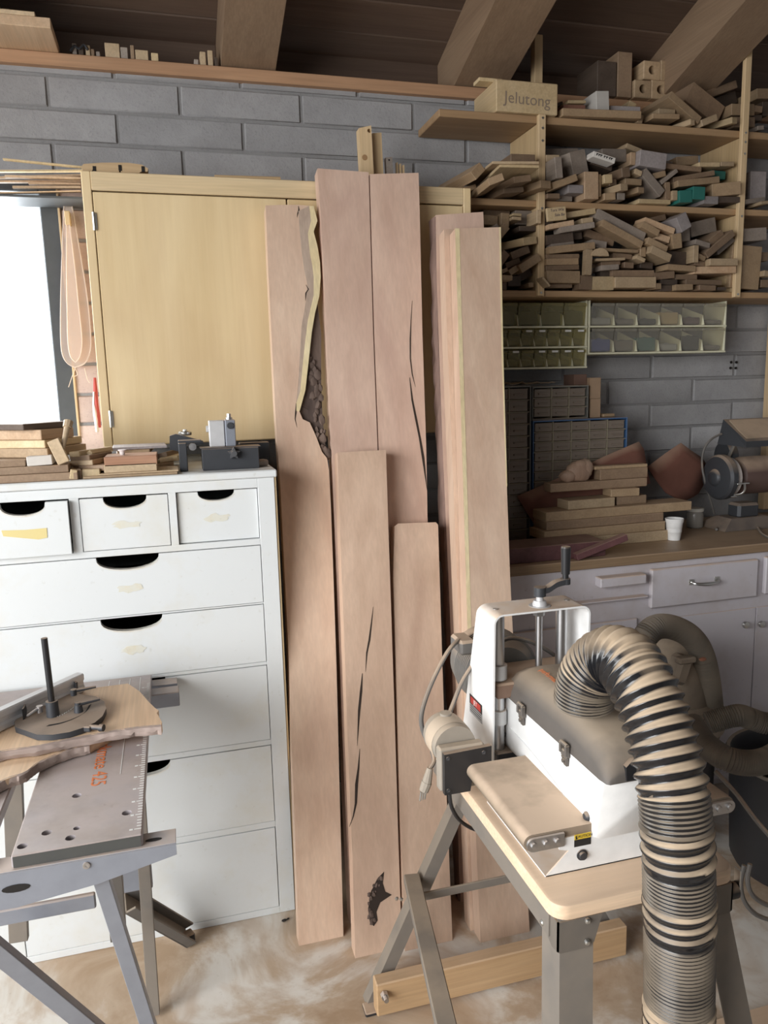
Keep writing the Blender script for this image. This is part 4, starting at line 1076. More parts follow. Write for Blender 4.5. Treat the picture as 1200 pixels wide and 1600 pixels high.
sta = [Box(o, True) for o in rack.children if o.name.split('.')[0] in ('shelf', 'post', 'divider')]+[Box(jb, True)]+[Box(o, True) for o in C.objects if o.name.split('.')[0] == 'plank']
for it in range(120):
    moved = 0; tight = set()
    for i, a in enumerate(dyn):
        for b in dyn[i+1:]:
            m = mtv(a, b)
            if m:
                tight |= {a, b}; v = m[1]*(m[0]*.5+.0002); a.c -= v; a.d -= v; b.c += v; b.d += v; moved += 1
        for b in sta:
            m = mtv(a, b)
            if m: v = m[1]*(m[0]+.0002); a.c -= v; a.d -= v; moved += 1
    if not moved: break
    if it % 15 == 14:                      # still jammed: shorten those pieces at the back
        for a in tight:
            if len(a.o.children): continue
            k = .82; dl = a.h[1]*(1-k); a.h[1] *= k; a.c -= a.ax[1]*dl
            for v in a.o.data.vertices: v.co.y *= k
for a in dyn: a.o.location += a.d
print('relax', it, moved, max(a.d.length for a in dyn))
# ------------------------------------------------------------------ base cabinet and counter
CT, CY = .955, -.535
base = thing('base_cabinet', (1.75, -.27, 0), 'white painted base cabinet with drawer and doors under the brown counter', 'cabinet')
bx0, bx1 = .90, 2.75; fy = CY+.018
MB().ab(bx0, bx0+.02, fy, -.01, .06, CT-.032, .001).ab(bx0+.02, bx1, fy+.02, -.01, .06, .075, 0).ab(bx0+.02, bx1, -.03, -.01, .075, CT-.032, 0).ab(bx0+.04, bx1, fy+.06, fy+.08, .001, .06, 0).build('carcass', WHITE2, base)
FRZ = lambda px, py: P(px, py, Y=fy)
MB().ab(bx0+.02, bx1, fy, fy+.02, .06, CT-.032, .001).build('face_frame', WHITE2, base)
MB().ab(bx0-.005, bx1, fy-.002, fy, CT-.036, CT-.0325, 0).build('counter_shadow_strip', plain('shadow_strip_dark', (.12, .06, .045), .7), base)  # dark strip paints the shadow line under the counter edge
# right hand drawer
a, c = FRZ(1012, 949), FRZ(1180, 872)
d = MB().ab(a.x, c.x, fy-.019, fy-.0005, a.z, c.z, .004).build('drawer', WHITE2, base)
h = MB(); p0, p1 = P(1080, 909, Y=fy-.02), P(1120, 906, Y=fy-.02); zc = (p0.z+p1.z)/2
for q in (p0, p1): h.ab(q.x-.010, q.x+.010, fy-.022, fy-.0192, zc-.010, zc+.010, .001)
h.tube([(p0.x, fy-.020, zc), (p0.x+.008, fy-.038, zc-.003), ((p0.x+p1.x)/2, fy-.042, zc-.006), (p1.x-.008, fy-.038, zc-.003), (p1.x, fy-.020, zc)], lambda t: .004+.003*math.exp(-((t-.5)*6)**2), 8)
h.build('drawer_handle', ZINC, d)
a2 = FRZ(1188, 940)
MB().ab(a2.x, a2.x+.40, fy-.019, fy-.0005, a.z+.004, c.z+.004, .004).build('drawer', WHITE2, base)
# doors with knobs
xd = FRZ(1176, 1020).x; zt_ = FRZ(1100, 958).z; xl_ = FRZ(1008, 985).x
for x0, x1, kp in ((xl_, xd-.002, (1167, 977)), (xd+.002, xd+.42, (1192, 976))):
    dd = MB().ab(x0, x1, fy-.006, fy-.0005, .085, zt_, .001).build('door', WHITE2, base)
    q = P(*kp, Y=fy-.025); MB().lathe([(.0001, -.020), (.011, -.019), (.0135, -.012), (.011, -.006), (.006, -.003), (.006, .0)], (q.x, fy-.0065, q.z), (0, 1, 0), 16).build('door_knob', ZINC, dd)
# left section: block pull, slats, small panels
a, c = FRZ(929, 915), FRZ(1000, 893)
MB().ab(a.x, c.x, fy-.040, fy-.0005, a.z, c.z, .003).build('block_pull', WHITE2, base)
a, c = FRZ(870, 950), FRZ(1005, 925)
MB().ab(a.x, c.x, fy-.030, fy-.0005, a.z+.012, c.z-.006, .002).build('pull_out_board', WHITE2, base)
a, c = FRZ(812, 1040), FRZ(993, 965)
MB().ab(a.x-.1, c.x, fy-.012, fy-.0005, c.z-.10, c.z, .004).build('drawer', WHITE2, base)
MB().ab(a.x-.1, c.x, fy-.012, fy-.0005, .36, c.z-.125, .004).build('drawer', WHITE2, base)
ctr = MB().ab(bx0-.01, bx1, CY, -.004, CT-.032, CT, .003).thing('worktop', COUNT, 'dusty brown wooden worktop on the white base cabinet', 'worktop')
# ------------------------------------------------------------------ tilt bins under the lowest shelf
def tilt_unit(name, x0, x1, rowz, label, mat, fill, yy=-.15, tags=()):
    u = thing(name, ((x0+x1)/2, -.08, rowz[-1][0]-.01), label, 'storage bin')
    fr = MB(); zb, zt = rowz[-1][0]-.008, rowz[0][1]+.006
    MB().ab(x0-.008, x1+.008, -.02, -.008, zb, zt, 0).build('back_panel', plain('bin_back', (.10, .085, .07), .8), u)
    fr.ab(x0-.008, x0-.001, yy, -.02, zb, zt, .001).ab(x1+.001, x1+.008, yy, -.02, zb, zt, .001)
    for z0, z1, n in rowz: fr.ab(x0-.008, x1+.008, yy-.004, -.02, z0-.008, z0-.001, .001)
    fr.build('frame', CREAM, u); k = 0
    for r, (z0, z1, n) in enumerate(rowz):
        w = (x1-x0)/n
        for i in range(1, n): MB().prism([(x0+i*w-.0012, yy-.007, z0), (x0+i*w-.0012, -.021, z0), (x0+i*w-.0012, -.021, z1-.006), (x0+i*w-.0012, yy+.004, z0+(z1-z0)*.45)], (.0024, 0, 0)).build('bin_divider', CREAM, u)
        for i in range(n):
            a, b_ = x0+i*w+.0025, x0+(i+1)*w-.0025
            s = MB(); y0, y1 = yy+.006, yy-.006           # sloping front: top leans out
            s.loft([[(xx, y0+.0, z0+.001), (xx, y1, z1-.004), (xx, y1+.002, z1-.004), (xx, y0+.002, z0+.001)] for xx in (a, b_)])
            o = s.build('bin', mat, u)
            lip = MB().ab(a+.001, b_-.001, y1-.006, y1-.0005, z1-.016, z1-.006, .001).ab(a, a+.0016, y0-.006, y0-.0005, z0, z1-.016, 0); lip.build('bin_lip', mat, o)
            kind = fill.get((r, i))
            if kind: MB().ab(a+.004, b_-.004, y0+.004, y0+.044, z0+.003, z0+.003+(z1-z0)*kind[1], .004).ico(((a+b_)/2, y0+.018, z0+(z1-z0)*kind[1]), .016, (1.1, .6, .5), .2, 1).build('bin_content', kind[0], o)
            if (r, i) in tags: MB().ab((a+b_)/2-w*.22, (a+b_)/2+w*.25, y1-.0075, y1-.0063, z1-.014, z1-.007, 0).build('paper_tag', WHITEP, o)
    return u
YB = -.15
bz = lambda px, py: P(px, py, Y=YB)
xa, xb = bz(922, 550).x, bz(1130, 547).x
blu = plain('blue_screws', (.03, .07, .42), .5); tea = plain('teal_screws', (.03, .16, .15), .5); gry = plain('grey_screws', (.22, .20, .19), .5); pap = plain('yellow_scrap', (.55, .42, .2), .7); brd = plain('red_screws', (.10, .035, .045), .6); lt = plain('light_fittings', (.45, .47, .50), .5)
R1 = [(bz(1020, 508).z, z3-.030, 6), (bz(1020, 549).z, bz(1020, 511).z, 6)]
tilt_unit('tilt_bin_unit', xa, xb, R1, 'cream tilt bin unit with two rows of six clear bins, right one under the rack', BINCL,
          {(1, 0): (blu, .5), (1, 1): (gry, .45), (1, 2): (tea, .55), (1, 3): (lt, .28), (1, 4): (VOID, .6), (1, 5): (gry, .2), (0, 0): (lt, .3), (0, 1): (gry, .25), (0, 2): (VOID, .25), (0, 3): (pap, .55), (0, 4): (brd, .32), (0, 5): (gry, .2)})
xa2, xb2 = bz(780, 560).x-.02, bz(918, 560).x-.011
R2 = [(bz(850, 509).z, z3-.030, 4), (bz(850, 541).z, bz(850, 513).z, 7), (bz(850, 573).z, bz(850, 545).z, 7)]
olive = plain('olive_parts', (.20, .17, .07), .6)
tilt_unit('tilt_bin_unit', xa2, xb2, R2, 'yellowed tilt bin unit with three rows and white paper tags, left one under the rack', BINYE,
          {(r, i): (olive, .35) for r in (1, 2) for i in range(7)} | {(0, i): (VOID, .6) for i in range(4)}, tags={(1, 2), (1, 3), (1, 5), (1, 6), (2, 3), (2, 4), (2, 5), (2, 6), (2, 1)})
# ------------------------------------------------------------------ small parts cabinets
DIVM = plain('divider_grey', (.33, .29, .21), .6, dust=.5)
def parts_cab(x0, x1, y, z0, z1, nc, nr, mat, label, dep=.15, bord=.008, pull=True):
    u = thing('parts_cabinet', ((x0+x1)/2, y+dep/2, z0), label, 'parts cabinet')
    s = MB().ab(x0, x0+.004, y, y+dep, z0, z1, .001).ab(x1-.004, x1, y, y+dep, z0, z1, .001).ab(x0+.004, x1-.004, y, y+dep, z1-.006, z1, .001).ab(x0+.004, x1-.004, y, y+dep, z0, z0+.004, .001).ab(x0+.004, x1-.004, y+dep-.004, y+dep, z0+.004, z1-.006, 0)
    w = (x1-x0-2*bord)/nc; h = (z1-z0-2*bord)/nr
    s.build('cabinet_shell', mat, u); s = MB()
    for j in range(1, nr): s.ab(x0+.004, x1-.004, y+.004, y+dep-.004, z0+bord+j*h-.0012, z0+bord+j*h+.0012, 0)
    for i in range(1, nc): s.ab(x0+bord+i*w-.0015, x0+bord+i*w+.0015, y+.003, y+dep-.004, z0+.004, z1-.006, 0)
    s.build('drawer_dividers', DIVM, u)
    me = MB().ab(-w/2+.003, w/2-.003, .006, .07, -h/2+.0035, h/2-.0025, .001).ab(-w*.26, w*.26, -.002, .006, -.004, .001, .0008).ab(-w/2+.003, w/2-.003, .003, .0065, h/2-.006, h/2-.0025, .0005)
    for j in range(nr):
        for i in range(nc):
            o = me.build('drawer', DRWCL, u, (0, 0, 0)) if (i, j) == (0, 0) else bpy.data.objects.new('drawer', DM)
            if (i, j) != (0, 0): C.objects.link(o); o.parent = u
            DM = o.data; o.location = Vector((x0+bord+(i+.5)*w, y, z0+bord+(j+.5)*h)) - u.location
    return u
yb = -.215
q0, q1 = P(833, 657, Y=yb), P(981, 652, Y=yb); zt_ = (q0.z+q1.z)/2
parts_cab(q0.x, q1.x, yb, CT+.001, zt_, 5, 12, BLUEBOX, 'blue metal parts cabinet with five columns of small drawers on the worktop')
q2, q3 = P(832, 604, Y=yb+.02), P(920, 604, Y=yb+.02)
parts_cab(q2.x, q3.x, yb+.02, zt_+.0006, q2.z, 3, 3, GREYBOX, 'small grey parts cabinet with nine drawers standing on the blue cabinet', .13)
q4 = P(830, 604, Y=yb)
parts_cab(q4.x-.17, q4.x, yb, CT+.001, q4.z+.004, 2, 13, GREYBOX, 'tall grey parts cabinet beside the foremost slab, left of the blue cabinet')
rip = [(q4.x-.17+i*.0145, .006*math.sin(i*.9)+.004*math.sin(i*2.3)) for i in range(19)]
b = MB(); b.loft([[(x, yb-.012+.002*math.sin(x*90), q4.z+.0075+abs(z)), (x, yb+.13, q4.z+.0075+abs(z)*.4), (x, yb+.13, q4.z+.009+abs(z)*.4), (x, yb-.012+.002*math.sin(x*90), q4.z+.009+abs(z))] for x, z in rip])
b.thing('brown_paper', PAPER, 'crumpled brown paper lying on the tall grey parts cabinet', 'paper')
z9 = zt_+.0006; yc = yb+.04
x_ = P(921, 640, Y=yc).x
c1 = MB().ab(x_+.002, x_+.047, yc, yc+.09, z9, P(930, 623, Y=yc).z, .001).thing('cardboard_box', CARD, 'lower brown cardboard box on the blue cabinet', 'box')
zz = P(930, 623, Y=yc).z+.0006
MB().ab(x_+.0, x_+.046, yc, yc+.09, zz, P(930, 590, Y=yc).z, .001).thing('cardboard_box', CARD, 'upper brown cardboard box on the blue cabinet, on the lower box', 'box')
MB().ab(x_-.055, x_-.002, yc+.02, yc+.1, q2.z+.001, q2.z+.04, .001).thing('cardboard_box', plain('dark_card', (.20, .12, .09), .9), 'dark brown box on the small grey cabinet, left of the cardboard boxes', 'box')
MB().cbox((x_+.085, yc+.03, z9+.006), (.055, .05, .012), Matrix.Rotation(.15, 3, 'Z'), .003).thing('wood_offcut', TONES['tan'], 'flat tan offcut on the right end of the blue cabinet', 'offcut')
# ------------------------------------------------------------------ boards and clutter on the worktop
GW = 'boards piled on the worktop'
def wb(px0, px1, py0, py1, Y, dep, mat, z, label, yaw=0, name='board', cat='board', bev=.002):
    return offcut((px0+px1)/2, (py0+py1)/2, px1-px0, py1-py0, 0, Y, dep, yaw, 0, mat, z, name, label, cat, GW, bev)
yw = -.42
z = CT
z1_ = z
wb(790, 948, 838, 862, -.50, .13, 'purple', z, 'dark maroon board lying flat at the left front of the worktop pile')
o = offcut(942, 848, 84, 10, -16, -.532, .028, 0, 0, 'purple', z, label='dark maroon stick before the worktop pile, raised at its right end', name='stick', cat='stick', group=GW)
wb(905, 1045, 826, 842, -.36, .10, 'pale', z, 'short pale block under the right end of the worktop pile')
zt2 = lambda o: max((o.matrix_basis@Vector(c)).z for c in o.bound_box)
p0 = C.objects[-1]
p1 = wb(852, 1044, 814, 828, -.36, .112, 'tan', zt2(p0), 'long tan board with light edge, lowest of the stacked worktop boards', 2)
p2 = wb(856, 1040, 803, 816, -.35, .10, 'brown', zt2(p1), 'long brown board second from below in the worktop stack', 1)
p3 = wb(856, 1085, 792, 806, -.345, .10, 'tan', zt2(p2), 'longest tan board in the worktop stack, ending behind the foam cup', 1)
p4 = wb(888, 962, 784, 798, -.33, .08, 'pale', zt2(p3), 'pale short board left in the upper worktop stack', 2)
p4b = wb(964, 1010, 786, 799, -.31, .06, 'brown', zt2(p3), 'brown short board right in the upper worktop stack', 0)
p5 = wb(956, 998, 774, 786, -.325, .07, 'tan', zt2(p4), 'small tan board with slanted corner in the upper worktop stack', -6)
p6 = wb(862, 1012, 765, 778, -.30, .055, 'brown', zt2(p5), 'long brown board near the top of the worktop stack, under the burl')
p7 = wb(938, 1012, 746, 762, -.29, .045, 'brown', zt2(p6), 'thick brown board right of the burl on the worktop stack')
p8 = wb(930, 1012, 737, 742, -.285, .04, 'tan', zt2(p7), 'thin tan board topmost right of the burl on the worktop stack')
random.seed(15)
q = P(908, 752, Y=-.29); b = MB(); zt6 = zt2(p6)
b.ico((q.x, -.272, zt6+.035), .050, (1.0, .58, .8), .07, 3).ico((q.x+.022, -.272, zt6+.045), .036, (.9, .75, 1), .09, 2).ico((q.x-.045, -.274, zt6+.022), .033, (1, .8, .75), .09, 2).ico((q.x+.005, -.278, zt6+.058), .026, (1.2, .8, .8), .09, 2)
for v in b.v: v.z = max(v.z, zt6+.0006)
b.thing('wood_burl', wood('burl', (.40, .25, .17), (.58, .41, .31), 2, dust=.3), 'knobbly pinkish wood burl on the worktop stack', 'burl')
# abrasive cloth: long curled strip and fan shaped piece
def sheet(rows_, mat, label, name='abrasive_cloth', th=.0025):
    b = MB()
    R_ = [[Vector(p) for p in smooth([P(x, y, Y=Y) for x, y, Y in r], 3)] for r in rows_]
    m = len(R_); k = len(R_[0])
    vs = [p for r in R_ for p in r]; fs = [(i*k+j, i*k+j+1, (i+1)*k+j+1, (i+1)*k+j) for i in range(m-1) for j in range(k-1)]
    b.add(vs, fs); o = b.thing(name, mat, label, 'abrasive sheet', ang=60, recalc=False)
    s = o.modifiers.new('thick', 'SOLIDIFY'); s.thickness = th; s.offset = 0; return o
sheet([[(808, 775, -.221), (870, 748, -.221), (940, 715, -.221), (998, 690, -.221)], [(822, 800, -.226), (880, 766, -.226), (945, 728, -.226), (1006, 702, -.226)], [(832, 815, -.230), (895, 785, -.230), (950, 757, -.230), (1012, 738, -.230)], [(842, 826, -.232), (900, 800, -.232), (955, 778, -.232), (1016, 755, -.232)]], SANDP, 'long dark red abrasive strip leaning on the small drawers behind the board stack')
sheet([[(1064, 692, -.15), (1040, 708, -.155), (1011, 730, -.17)], [(1080, 704, -.14), (1052, 736, -.155), (1026, 752, -.17)], [(1098, 716, -.13), (1074, 756, -.145), (1040, 770, -.165)], [(1108, 735, -.125), (1092, 770, -.135), (1066, 784, -.155)]], SANDP, 'curved reddish abrasive sheet standing beside the bench grinder')
MB().cbox((P(1030, 790, Y=-.20).x+.03, -.06, CT+.0225), (.15, .07, .044), Matrix.Rotation(.1, 3, 'Z'), .01).thing('dark_case', RUBBER, 'low black case behind the foam cup on the worktop', 'case')
# foam cup, jar
q = P(1058, 845, Z=CT)
prof = [(.0001, .0005), (.0225, .0005), (.0238, .012), (.0262, .030), (.0270, .031), (.0275, .045), (.0283, .046), (.0300, .066), (.0318, .067), (.0325, .077), (.0332, .079), (.0325, .081), (.0305, .080), (.0215, .004), (.0001, .004)]
MB().lathe(prof, (q.x, q.y+.02, CT+.0003), n=32, cap=False).thing('foam_cup', FOAM, 'white foam cup standing near the front edge of the worktop', 'cup')
q = P(1093, 826, Z=CT)
jar = thing('glass_jar', (q.x, q.y+.03, CT+.0005), 'clear glass jar with white screw lid right of the foam cup', 'jar'); jx = jar.location
MB().lathe([(.0001, 0), (.029, 0), (.032, .004), (.032, .056), (.030, .062), (.029, .066), (.0001, .066)], jx, n=28).build('jar_body', GLASSJ, jar)
MB().lathe([(.0001, .0662), (.0315, .0662), (.0325, .068), (.0325, .076), (.030, .079), (.0001, .0795)], jx, n=28).build('jar_lid', plain('cream_lid', (.62, .60, .54), .5), jar)
MB().lathe([(.0001, .003), (.027, .003), (.028, .006), (.028, .04), (.0001, .042)], jx, n=20).build('jar_content', plain('dusty_content', (.16, .13, .10), .8), jar)
# ------------------------------------------------------------------ bench grinder
yg = -.26
gx = P(1125, 730, Y=yg).x
gr = thing('bench_grinder', (P(1170, 800, Y=yg).x, yg+.05, CT), 'black bench grinder with pale wheel and dusty eye shield on the worktop', 'grinder')
gz = P(1120, 746, Y=yg).z
wx = P(1128, 745, Y=yg).x
W_ = Vector((wx, yg, gz)); ra = .088
b = MB()
b.lathe([(.0001, -.034), (.046, -.033), (ra-.008, -.026), (ra, -.016), (ra, .004), (ra-.004, .005), (ra-.004, -.012), (.0001, -.014)], W_, (1, 0, 0), 36)
b.lathe([(.0001, -.046), (.022, -.045), (.030, -.040), (.034, -.033)], W_, (1, 0, 0), 20)
b.build('wheel_guard', DKMET, gr)
MB().lathe([(.0001, 0), (.066, 0), (.070, .006), (.070, .03), (.064, .036), (.0001, .037)], P(1128, 716, Y=yg+.09), (1, -.2, 0), 30).build('rear_guard', DKMET, gr)
MB().lathe([(.0001, .006), (.074, .006), (.077, .009), (.077, .030), (.074, .033), (.060, .034), (.058, .031), (.0001, .031)], W_, (1, 0, 0), 36).build('grinding_wheel', plain('pale_stone', (.50, .45, .42), .9), gr)
MB().lathe([(.0001, 0), (.040, 0), (.042, .004), (.042, .007), (.0001, .008)], W_+Vector((.0345, 0, 0)), (1, 0, 0), 24).build('wheel_flange', ZINC, gr)
MB().lathe([(.0001, .043), (.052, .044), (.070, .058), (.074, .075), (.074, .20), (.062, .21), (.0001, .21)], W_+Vector((.01, .01, 0)), (1, 0, 0), 28).build('motor_body', plain('dark_motor', (.10, .06, .05), .6, dust=.6), gr)
b = MB(); b.loft([[(wx-.02, yg-.055, CT+.001), (wx+.24, yg-.055, CT+.001), (wx+.24, yg+.12, CT+.001), (wx-.02, yg+.12, CT+.001)], [(wx+.03, yg-.03, CT+.045), (wx+.20, yg-.03, CT+.045), (wx+.20, yg+.06, CT+.045), (wx+.03, yg+.06, CT+.045)]]); b.cbox((wx+.12, yg+.015, CT+.07), (.10, .07, .06), None, .01)
b.build('grinder_base', DKMET, gr)
b = MB().cyl(W_+Vector((-.006, -.06, -.07)), W_+Vector((.02, -.06, -.07)), .004, n=8); rx = P(1160, 755, Y=yg-.09)
b.ab(rx.x-.030, rx.x+.025, yg-.10, yg-.062, rx.z-.003, rx.z+.002, .001).tube([(rx.x+.018, yg-.08, rx.z-.004), (rx.x+.02, yg-.08, rx.z-.03), (rx.x+.01, yg-.07, rx.z-.045), (rx.x-.015, yg-.05, rx.z-.05)], .004, 8)
b.build('tool_rest', ZINC, gr)
# eye shield / lamp hood
ys = yg-.05
q0 = P(1133, 653, Y=ys+.06); q1 = P(1165, 683, Y=ys-.06)
b = MB(); X0 = P(1128, 688, Y=ys+.05).x; X1_ = X0+.24; zh = P(1135, 655, Y=ys+.06).z; zl = P(1166, 699, Y=ys-.06).z
b.loft([[(X0-.004, ys+.07, zl+.005), (X0+.018, ys-.06, zl), (X0+.018, ys-.06, zl+.022), (X0+.010, ys+.06, zh)], [(X1_, ys+.07, zl+.005), (X1_, ys-.06, zl), (X1_, ys-.06, zl+.022), (X1_, ys+.06, zh)]])
b.build('eye_shield', DKMET, gr)
MB().prism([(X0+.03, ys-.045, zl+.0285), (X1_-.02, ys-.045, zl+.0285), (X1_-.02, ys+.045, zh-.006), (X0+.024, ys+.045, zh-.006)], (0, -.002, .004)).build('shield_glass', plain('dusty_pane', (.30, .23, .16), .9, dust=.6), gr)
MB().cyl((X0+.05, ys+.04, zl+.004), (X0+.045, yg+.02, gz+.06), .006, n=8).build('shield_arm', ZINC, gr)
MB().tube([P(1127, 678, Y=ys+.05), P(1112, 686, Y=-.2), P(1101, 700, Y=-.18), P(1097, 720, Y=-.18), P(1100, 745, Y=-.2), (wx+.03, yg+.07, CT+.05)], .0045, 8).build('lamp_cord', CORD, gr)
MB().tube([(wx-.03, yg-.02, CT+.006), P(1140, 808, Z=CT+.006), P(1165, 808, Z=CT+.006), P(1180, 819, Z=CT+.006), P(1192, 835, Z=CT+.006), P(1215, 845, Z=CT+.006)], .005, 8).build('power_cord', CORD, gr)
# wood post at the right end of the wall
struct(MB().ab(P(1195, 640, Y=-.02).x, P(1195, 640, Y=-.02).x+.09, -.045, -.008, CT+.02, z3-.03, .002).build('trim_3', PINE_Z))
# ------------------------------------------------------------------ folding workbench at the left
J = .80
wm = thing('folding_workbench', (-.25, -1.1, 0), 'folding workbench with dusty grey wooden jaws and pressed steel legs, before the chest', 'workbench')
jx0, jx1, jy0, jy1 = -.302, -.0945, -1.483, -.705
jaw = MB().ab(jx0, jx1, jy0, jy1, J-.022, J, .0025).build('jaw', JAW, wm)
hb = MB()
hp = [(120, 1243), (198, 1270), (110, 1309), (73, 1301), (35, 1322), (120, 1294)]
for i, (px, py) in enumerate(hp):
    q = P(px, py, Z=J); hb.cyl(q+Vector((0, 0, -.05)), q+Vector((0, 0, .02)), .0085 if i < 5 else .006, n=18)
cut(jaw, hb)
MB().ab(jx0+.003, jx1-.003, jy0-.0008, jy0+.004, J-.021, J-.002, 0).build('jaw_edge', plain('worn_edge', (.07, .07, .065), .8), wm)
jaw2 = MB().ab(-.56, -.345, jy0, jy1, J-.022, J, .0025).build('jaw', JAW, wm)
# printed ruler and lettering
tk = MB(); n = 74
for i in range(n):
    y = jy0+.02+i*.0095; L = .012 if i % 5 == 0 else .008
    if i % 1 == 0: tk.box((jx1-.002-L/2, y, J+.0003), (L, .0018, .0005))
o = tk.build('ruler_marks', WHITEP, wm); o['kind'] = 'stuff'
tk = MB()
for i in range(15):
    y = jy0+.02+i*.0475
    tk.box((jx1-.019, y, J+.0003), (.006, .004, .0005))
o = tk.build('ruler_numbers', WHITEP, wm); o['kind'] = 'stuff'
lt_ = P(186, 1226, Z=J); MB().box((lt_.x, -1.12, J+.0003), (.0013, .26, .0005)).build('printed_line', WHITEP, wm)
g_ = MB()
for k in range(4): g_.box((-.20+k*.026, -.80, J+.0003), (.0013, .16, .0005))
g_.build('printed_grid', WHITEP, wm)
tq = P(152, 1226, Z=J)
text('Workmate 425', .040, (tq.x, tq.y-.006, J+.0004), (0, -1, 0), (1, 0, 0), ORANGE, wm, 'lettering', .0002, 'RIGHT')
# pressed steel end rails
def rail(y, fl, name, x0=-.70, xr=-.040):
    t = J-.0225; b = MB()
    b.ab(x0, xr, y, y+.045, t-.003, t, .001)
    prof = [(x0, t), (xr, t), (xr, t-.020), (-.17, t-.048), (-.30, t-.064), (-.36, t-.062), (x0, t-.05)]
    b.prism([(x, y+(0 if fl else .033), z-.003) for x, z in prof], (0, .002, 0))
    return b.build(name, BLUEGREY, wm)
rl = rail(-1.4885, True, 'end_rail'); rail(-.735, False, 'end_rail', xr=-.030)
for px in (240, 30):
    q = P(px, 1312 if px > 100 else 1336, Z=J-.0222); MB().prism([(q.x+.014*math.cos(2*PI*i/14), q.y+.005*math.sin(2*PI*i/14), J-.0222) for i in range(14)], (0, 0, .0004)).build('slot', VOID, rl)
q = P(25, 1388, Y=-1.489); MB().prism([(q.x+.022*math.cos(2*PI*i/14), -1.489, q.z+.007*math.sin(2*PI*i/14)) for i in range(14)], (0, -.0004, 0)).build('slot', VOID, rl)
q = P(135, 1352, Y=-1.489); MB().lathe([(.0001, 0), (.006, 0), (.006, .002), (.0025, .0025), (.0001, .0015)], q, (0, -1, 0), 16).build('rivet', STEEL, rl)
q = P(258, 1082, Y=-.80)
MB().ab(-.10, -.026, -.790, -.742, J-.065, J-.026, .002).build('rail_end', BLUEGREY, wm)
# legs: flat channels
def strut(p0, p1, w, t, name, mat, nv=(0, 1, 0)):
    p0, p1 = Vector(p0), Vector(p1); d = (p1-p0).normalized(); n = Vector(nv); n = (n-d*n.dot(d)).normalized(); u = d.cross(n)
    R = Matrix((u, n, d)).transposed(); b = MB()
    Ln = (p1-p0).length; c = (p0+p1)/2
    b.cbox(c, (w, t*.2, Ln), R, .001); b.cbox(c+u*(w/2-t*.1)+n*t*.45, (t*.2, t, Ln), R, .001); b.cbox(c-u*(w/2-t*.1)+n*t*.45, (t*.2, t, Ln), R, .001)
    return b.build(name, mat, wm)
a0, a1 = P(155, 1378, Y=-1.47), P(228, 1600, Y=-1.40)
d = (a1-a0); foot = a0+d*((a0.z-.01)/-d.z)
strut(a0+Vector((0, 0, .02)), foot, .026, .02, 'leg', BLUEGREY)
b0, b1 = P(172, 1365, Y=-1.30), P(190, 1470, Y=-1.26)
strut(P(176, 1362, Y=-1.25), P(185, 1470, Y=-1.05), .035, .02, 'leg', GREYMET)
c0 = P(228, 1380, Y=-.95); c1 = Vector((c0.x-.005, -.98, .012))
strut((c0.x, -.90, J-.06), c1, .028, .02, 'leg', GREYMET)
# step bracket with angled foot toward the chest
f0, f1 = P(195, 1410, Y=-.86), P(291, 1466, Z=.008)
f1 = Vector((f1.x, f1.y-.01, .018))
strut(f0, f1, .06, .03, 'foot_bar', GREYMET, (0, -.5, 1))
MB().cbox(f1+Vector((.004, 0, -.001)), (.035, .03, .032), Matrix.Rotation(.4, 3, 'Z'), .004).build('rubber_foot', RUBBER, wm)
e0, e1 = P(-30, 1470, Y=-1.35), P(130, 1600, Y=-1.25)
d = e1-e0; ef = e0+d*((e0.z-.012)/-d.z)
strut(e0, ef, .034, .02, 'leg', BLUEGREY)
l0, l1 = P(-5, 1255, Y=-1.1), P(22, 1300, Y=-1.05)
strut((-.40, -.95, J-.03), (-.42, -1.0, .30), .04, .02, 'leg', GREYMET)
q0, q1 = P(-20, 1434, Y=-1.2), P(150, 1402, Y=-1.2)
MB().ab(-.60, q1.x, -1.212, -1.2, q1.z-.018, q1.z+.016, .003).build('cross_panel', BLUEGREY, wm)
q0, q1 = P(188, 1398, Y=-.92), P(236, 1352, Y=-.92)
MB().ab(q0.x, q1.x, -.92, -.90, q0.z, q1.z, .003).build('cross_panel', BLUEGREY, wm)
# live edge boards on the jaws
def live(outline, z, th, edge_idx, label, seed):
    random.seed(seed); pts = [P(px, py, Z=z) for px, py in outline]
    b = MB(); n = len(pts)
    rings = [[p.copy() for p in pts], [p+Vector((0, -.004, -th*.5)) if i in edge_idx else p-Vector((0, 0, th*.5)) for i, p in enumerate(pts)], [p+Vector((0, .003, -th)) if i in edge_idx else p-Vector((0, 0, th)) for i, p in enumerate(pts)]]
    b.loft([r[::-1] for r in rings])
    o = b.thing('live_edge_board', TONES['orange'], label, 'board', 'live edge boards on the folding workbench')
    # bark on the edge
    e = smooth([pts[i] for i in edge_idx], 8); rr = []
    for p in e:
        j = lambda: random.uniform(-.0025, .0025)
        rr.append([p+Vector((0, .002, .0004)), p+Vector((0, -.005+j(), -.001)), p+Vector((0, -.009+j(), -th*.45+j())), p+Vector((0, -.005+j(), -th*.9)), p+Vector((0, .004, -th*.98))])
    MB().loft(rr).build('bark_edge', EDGEB, o); return o
EDGEB = wood('weathered_edge', (.20, .145, .12), (.44, .35, .31), 0, rough=.9, var=0)
th = .021
low = [(-90, 1275), (0, 1221), (38, 1207), (62, 1190), (110, 1170), (140, 1163), (200, 1130), (90, 1120), (-90, 1165)]
live(low, J+.0005+th, th, [0, 1, 2, 3, 4, 5], 'lower live edge board jutting left over the workbench jaws', 1)
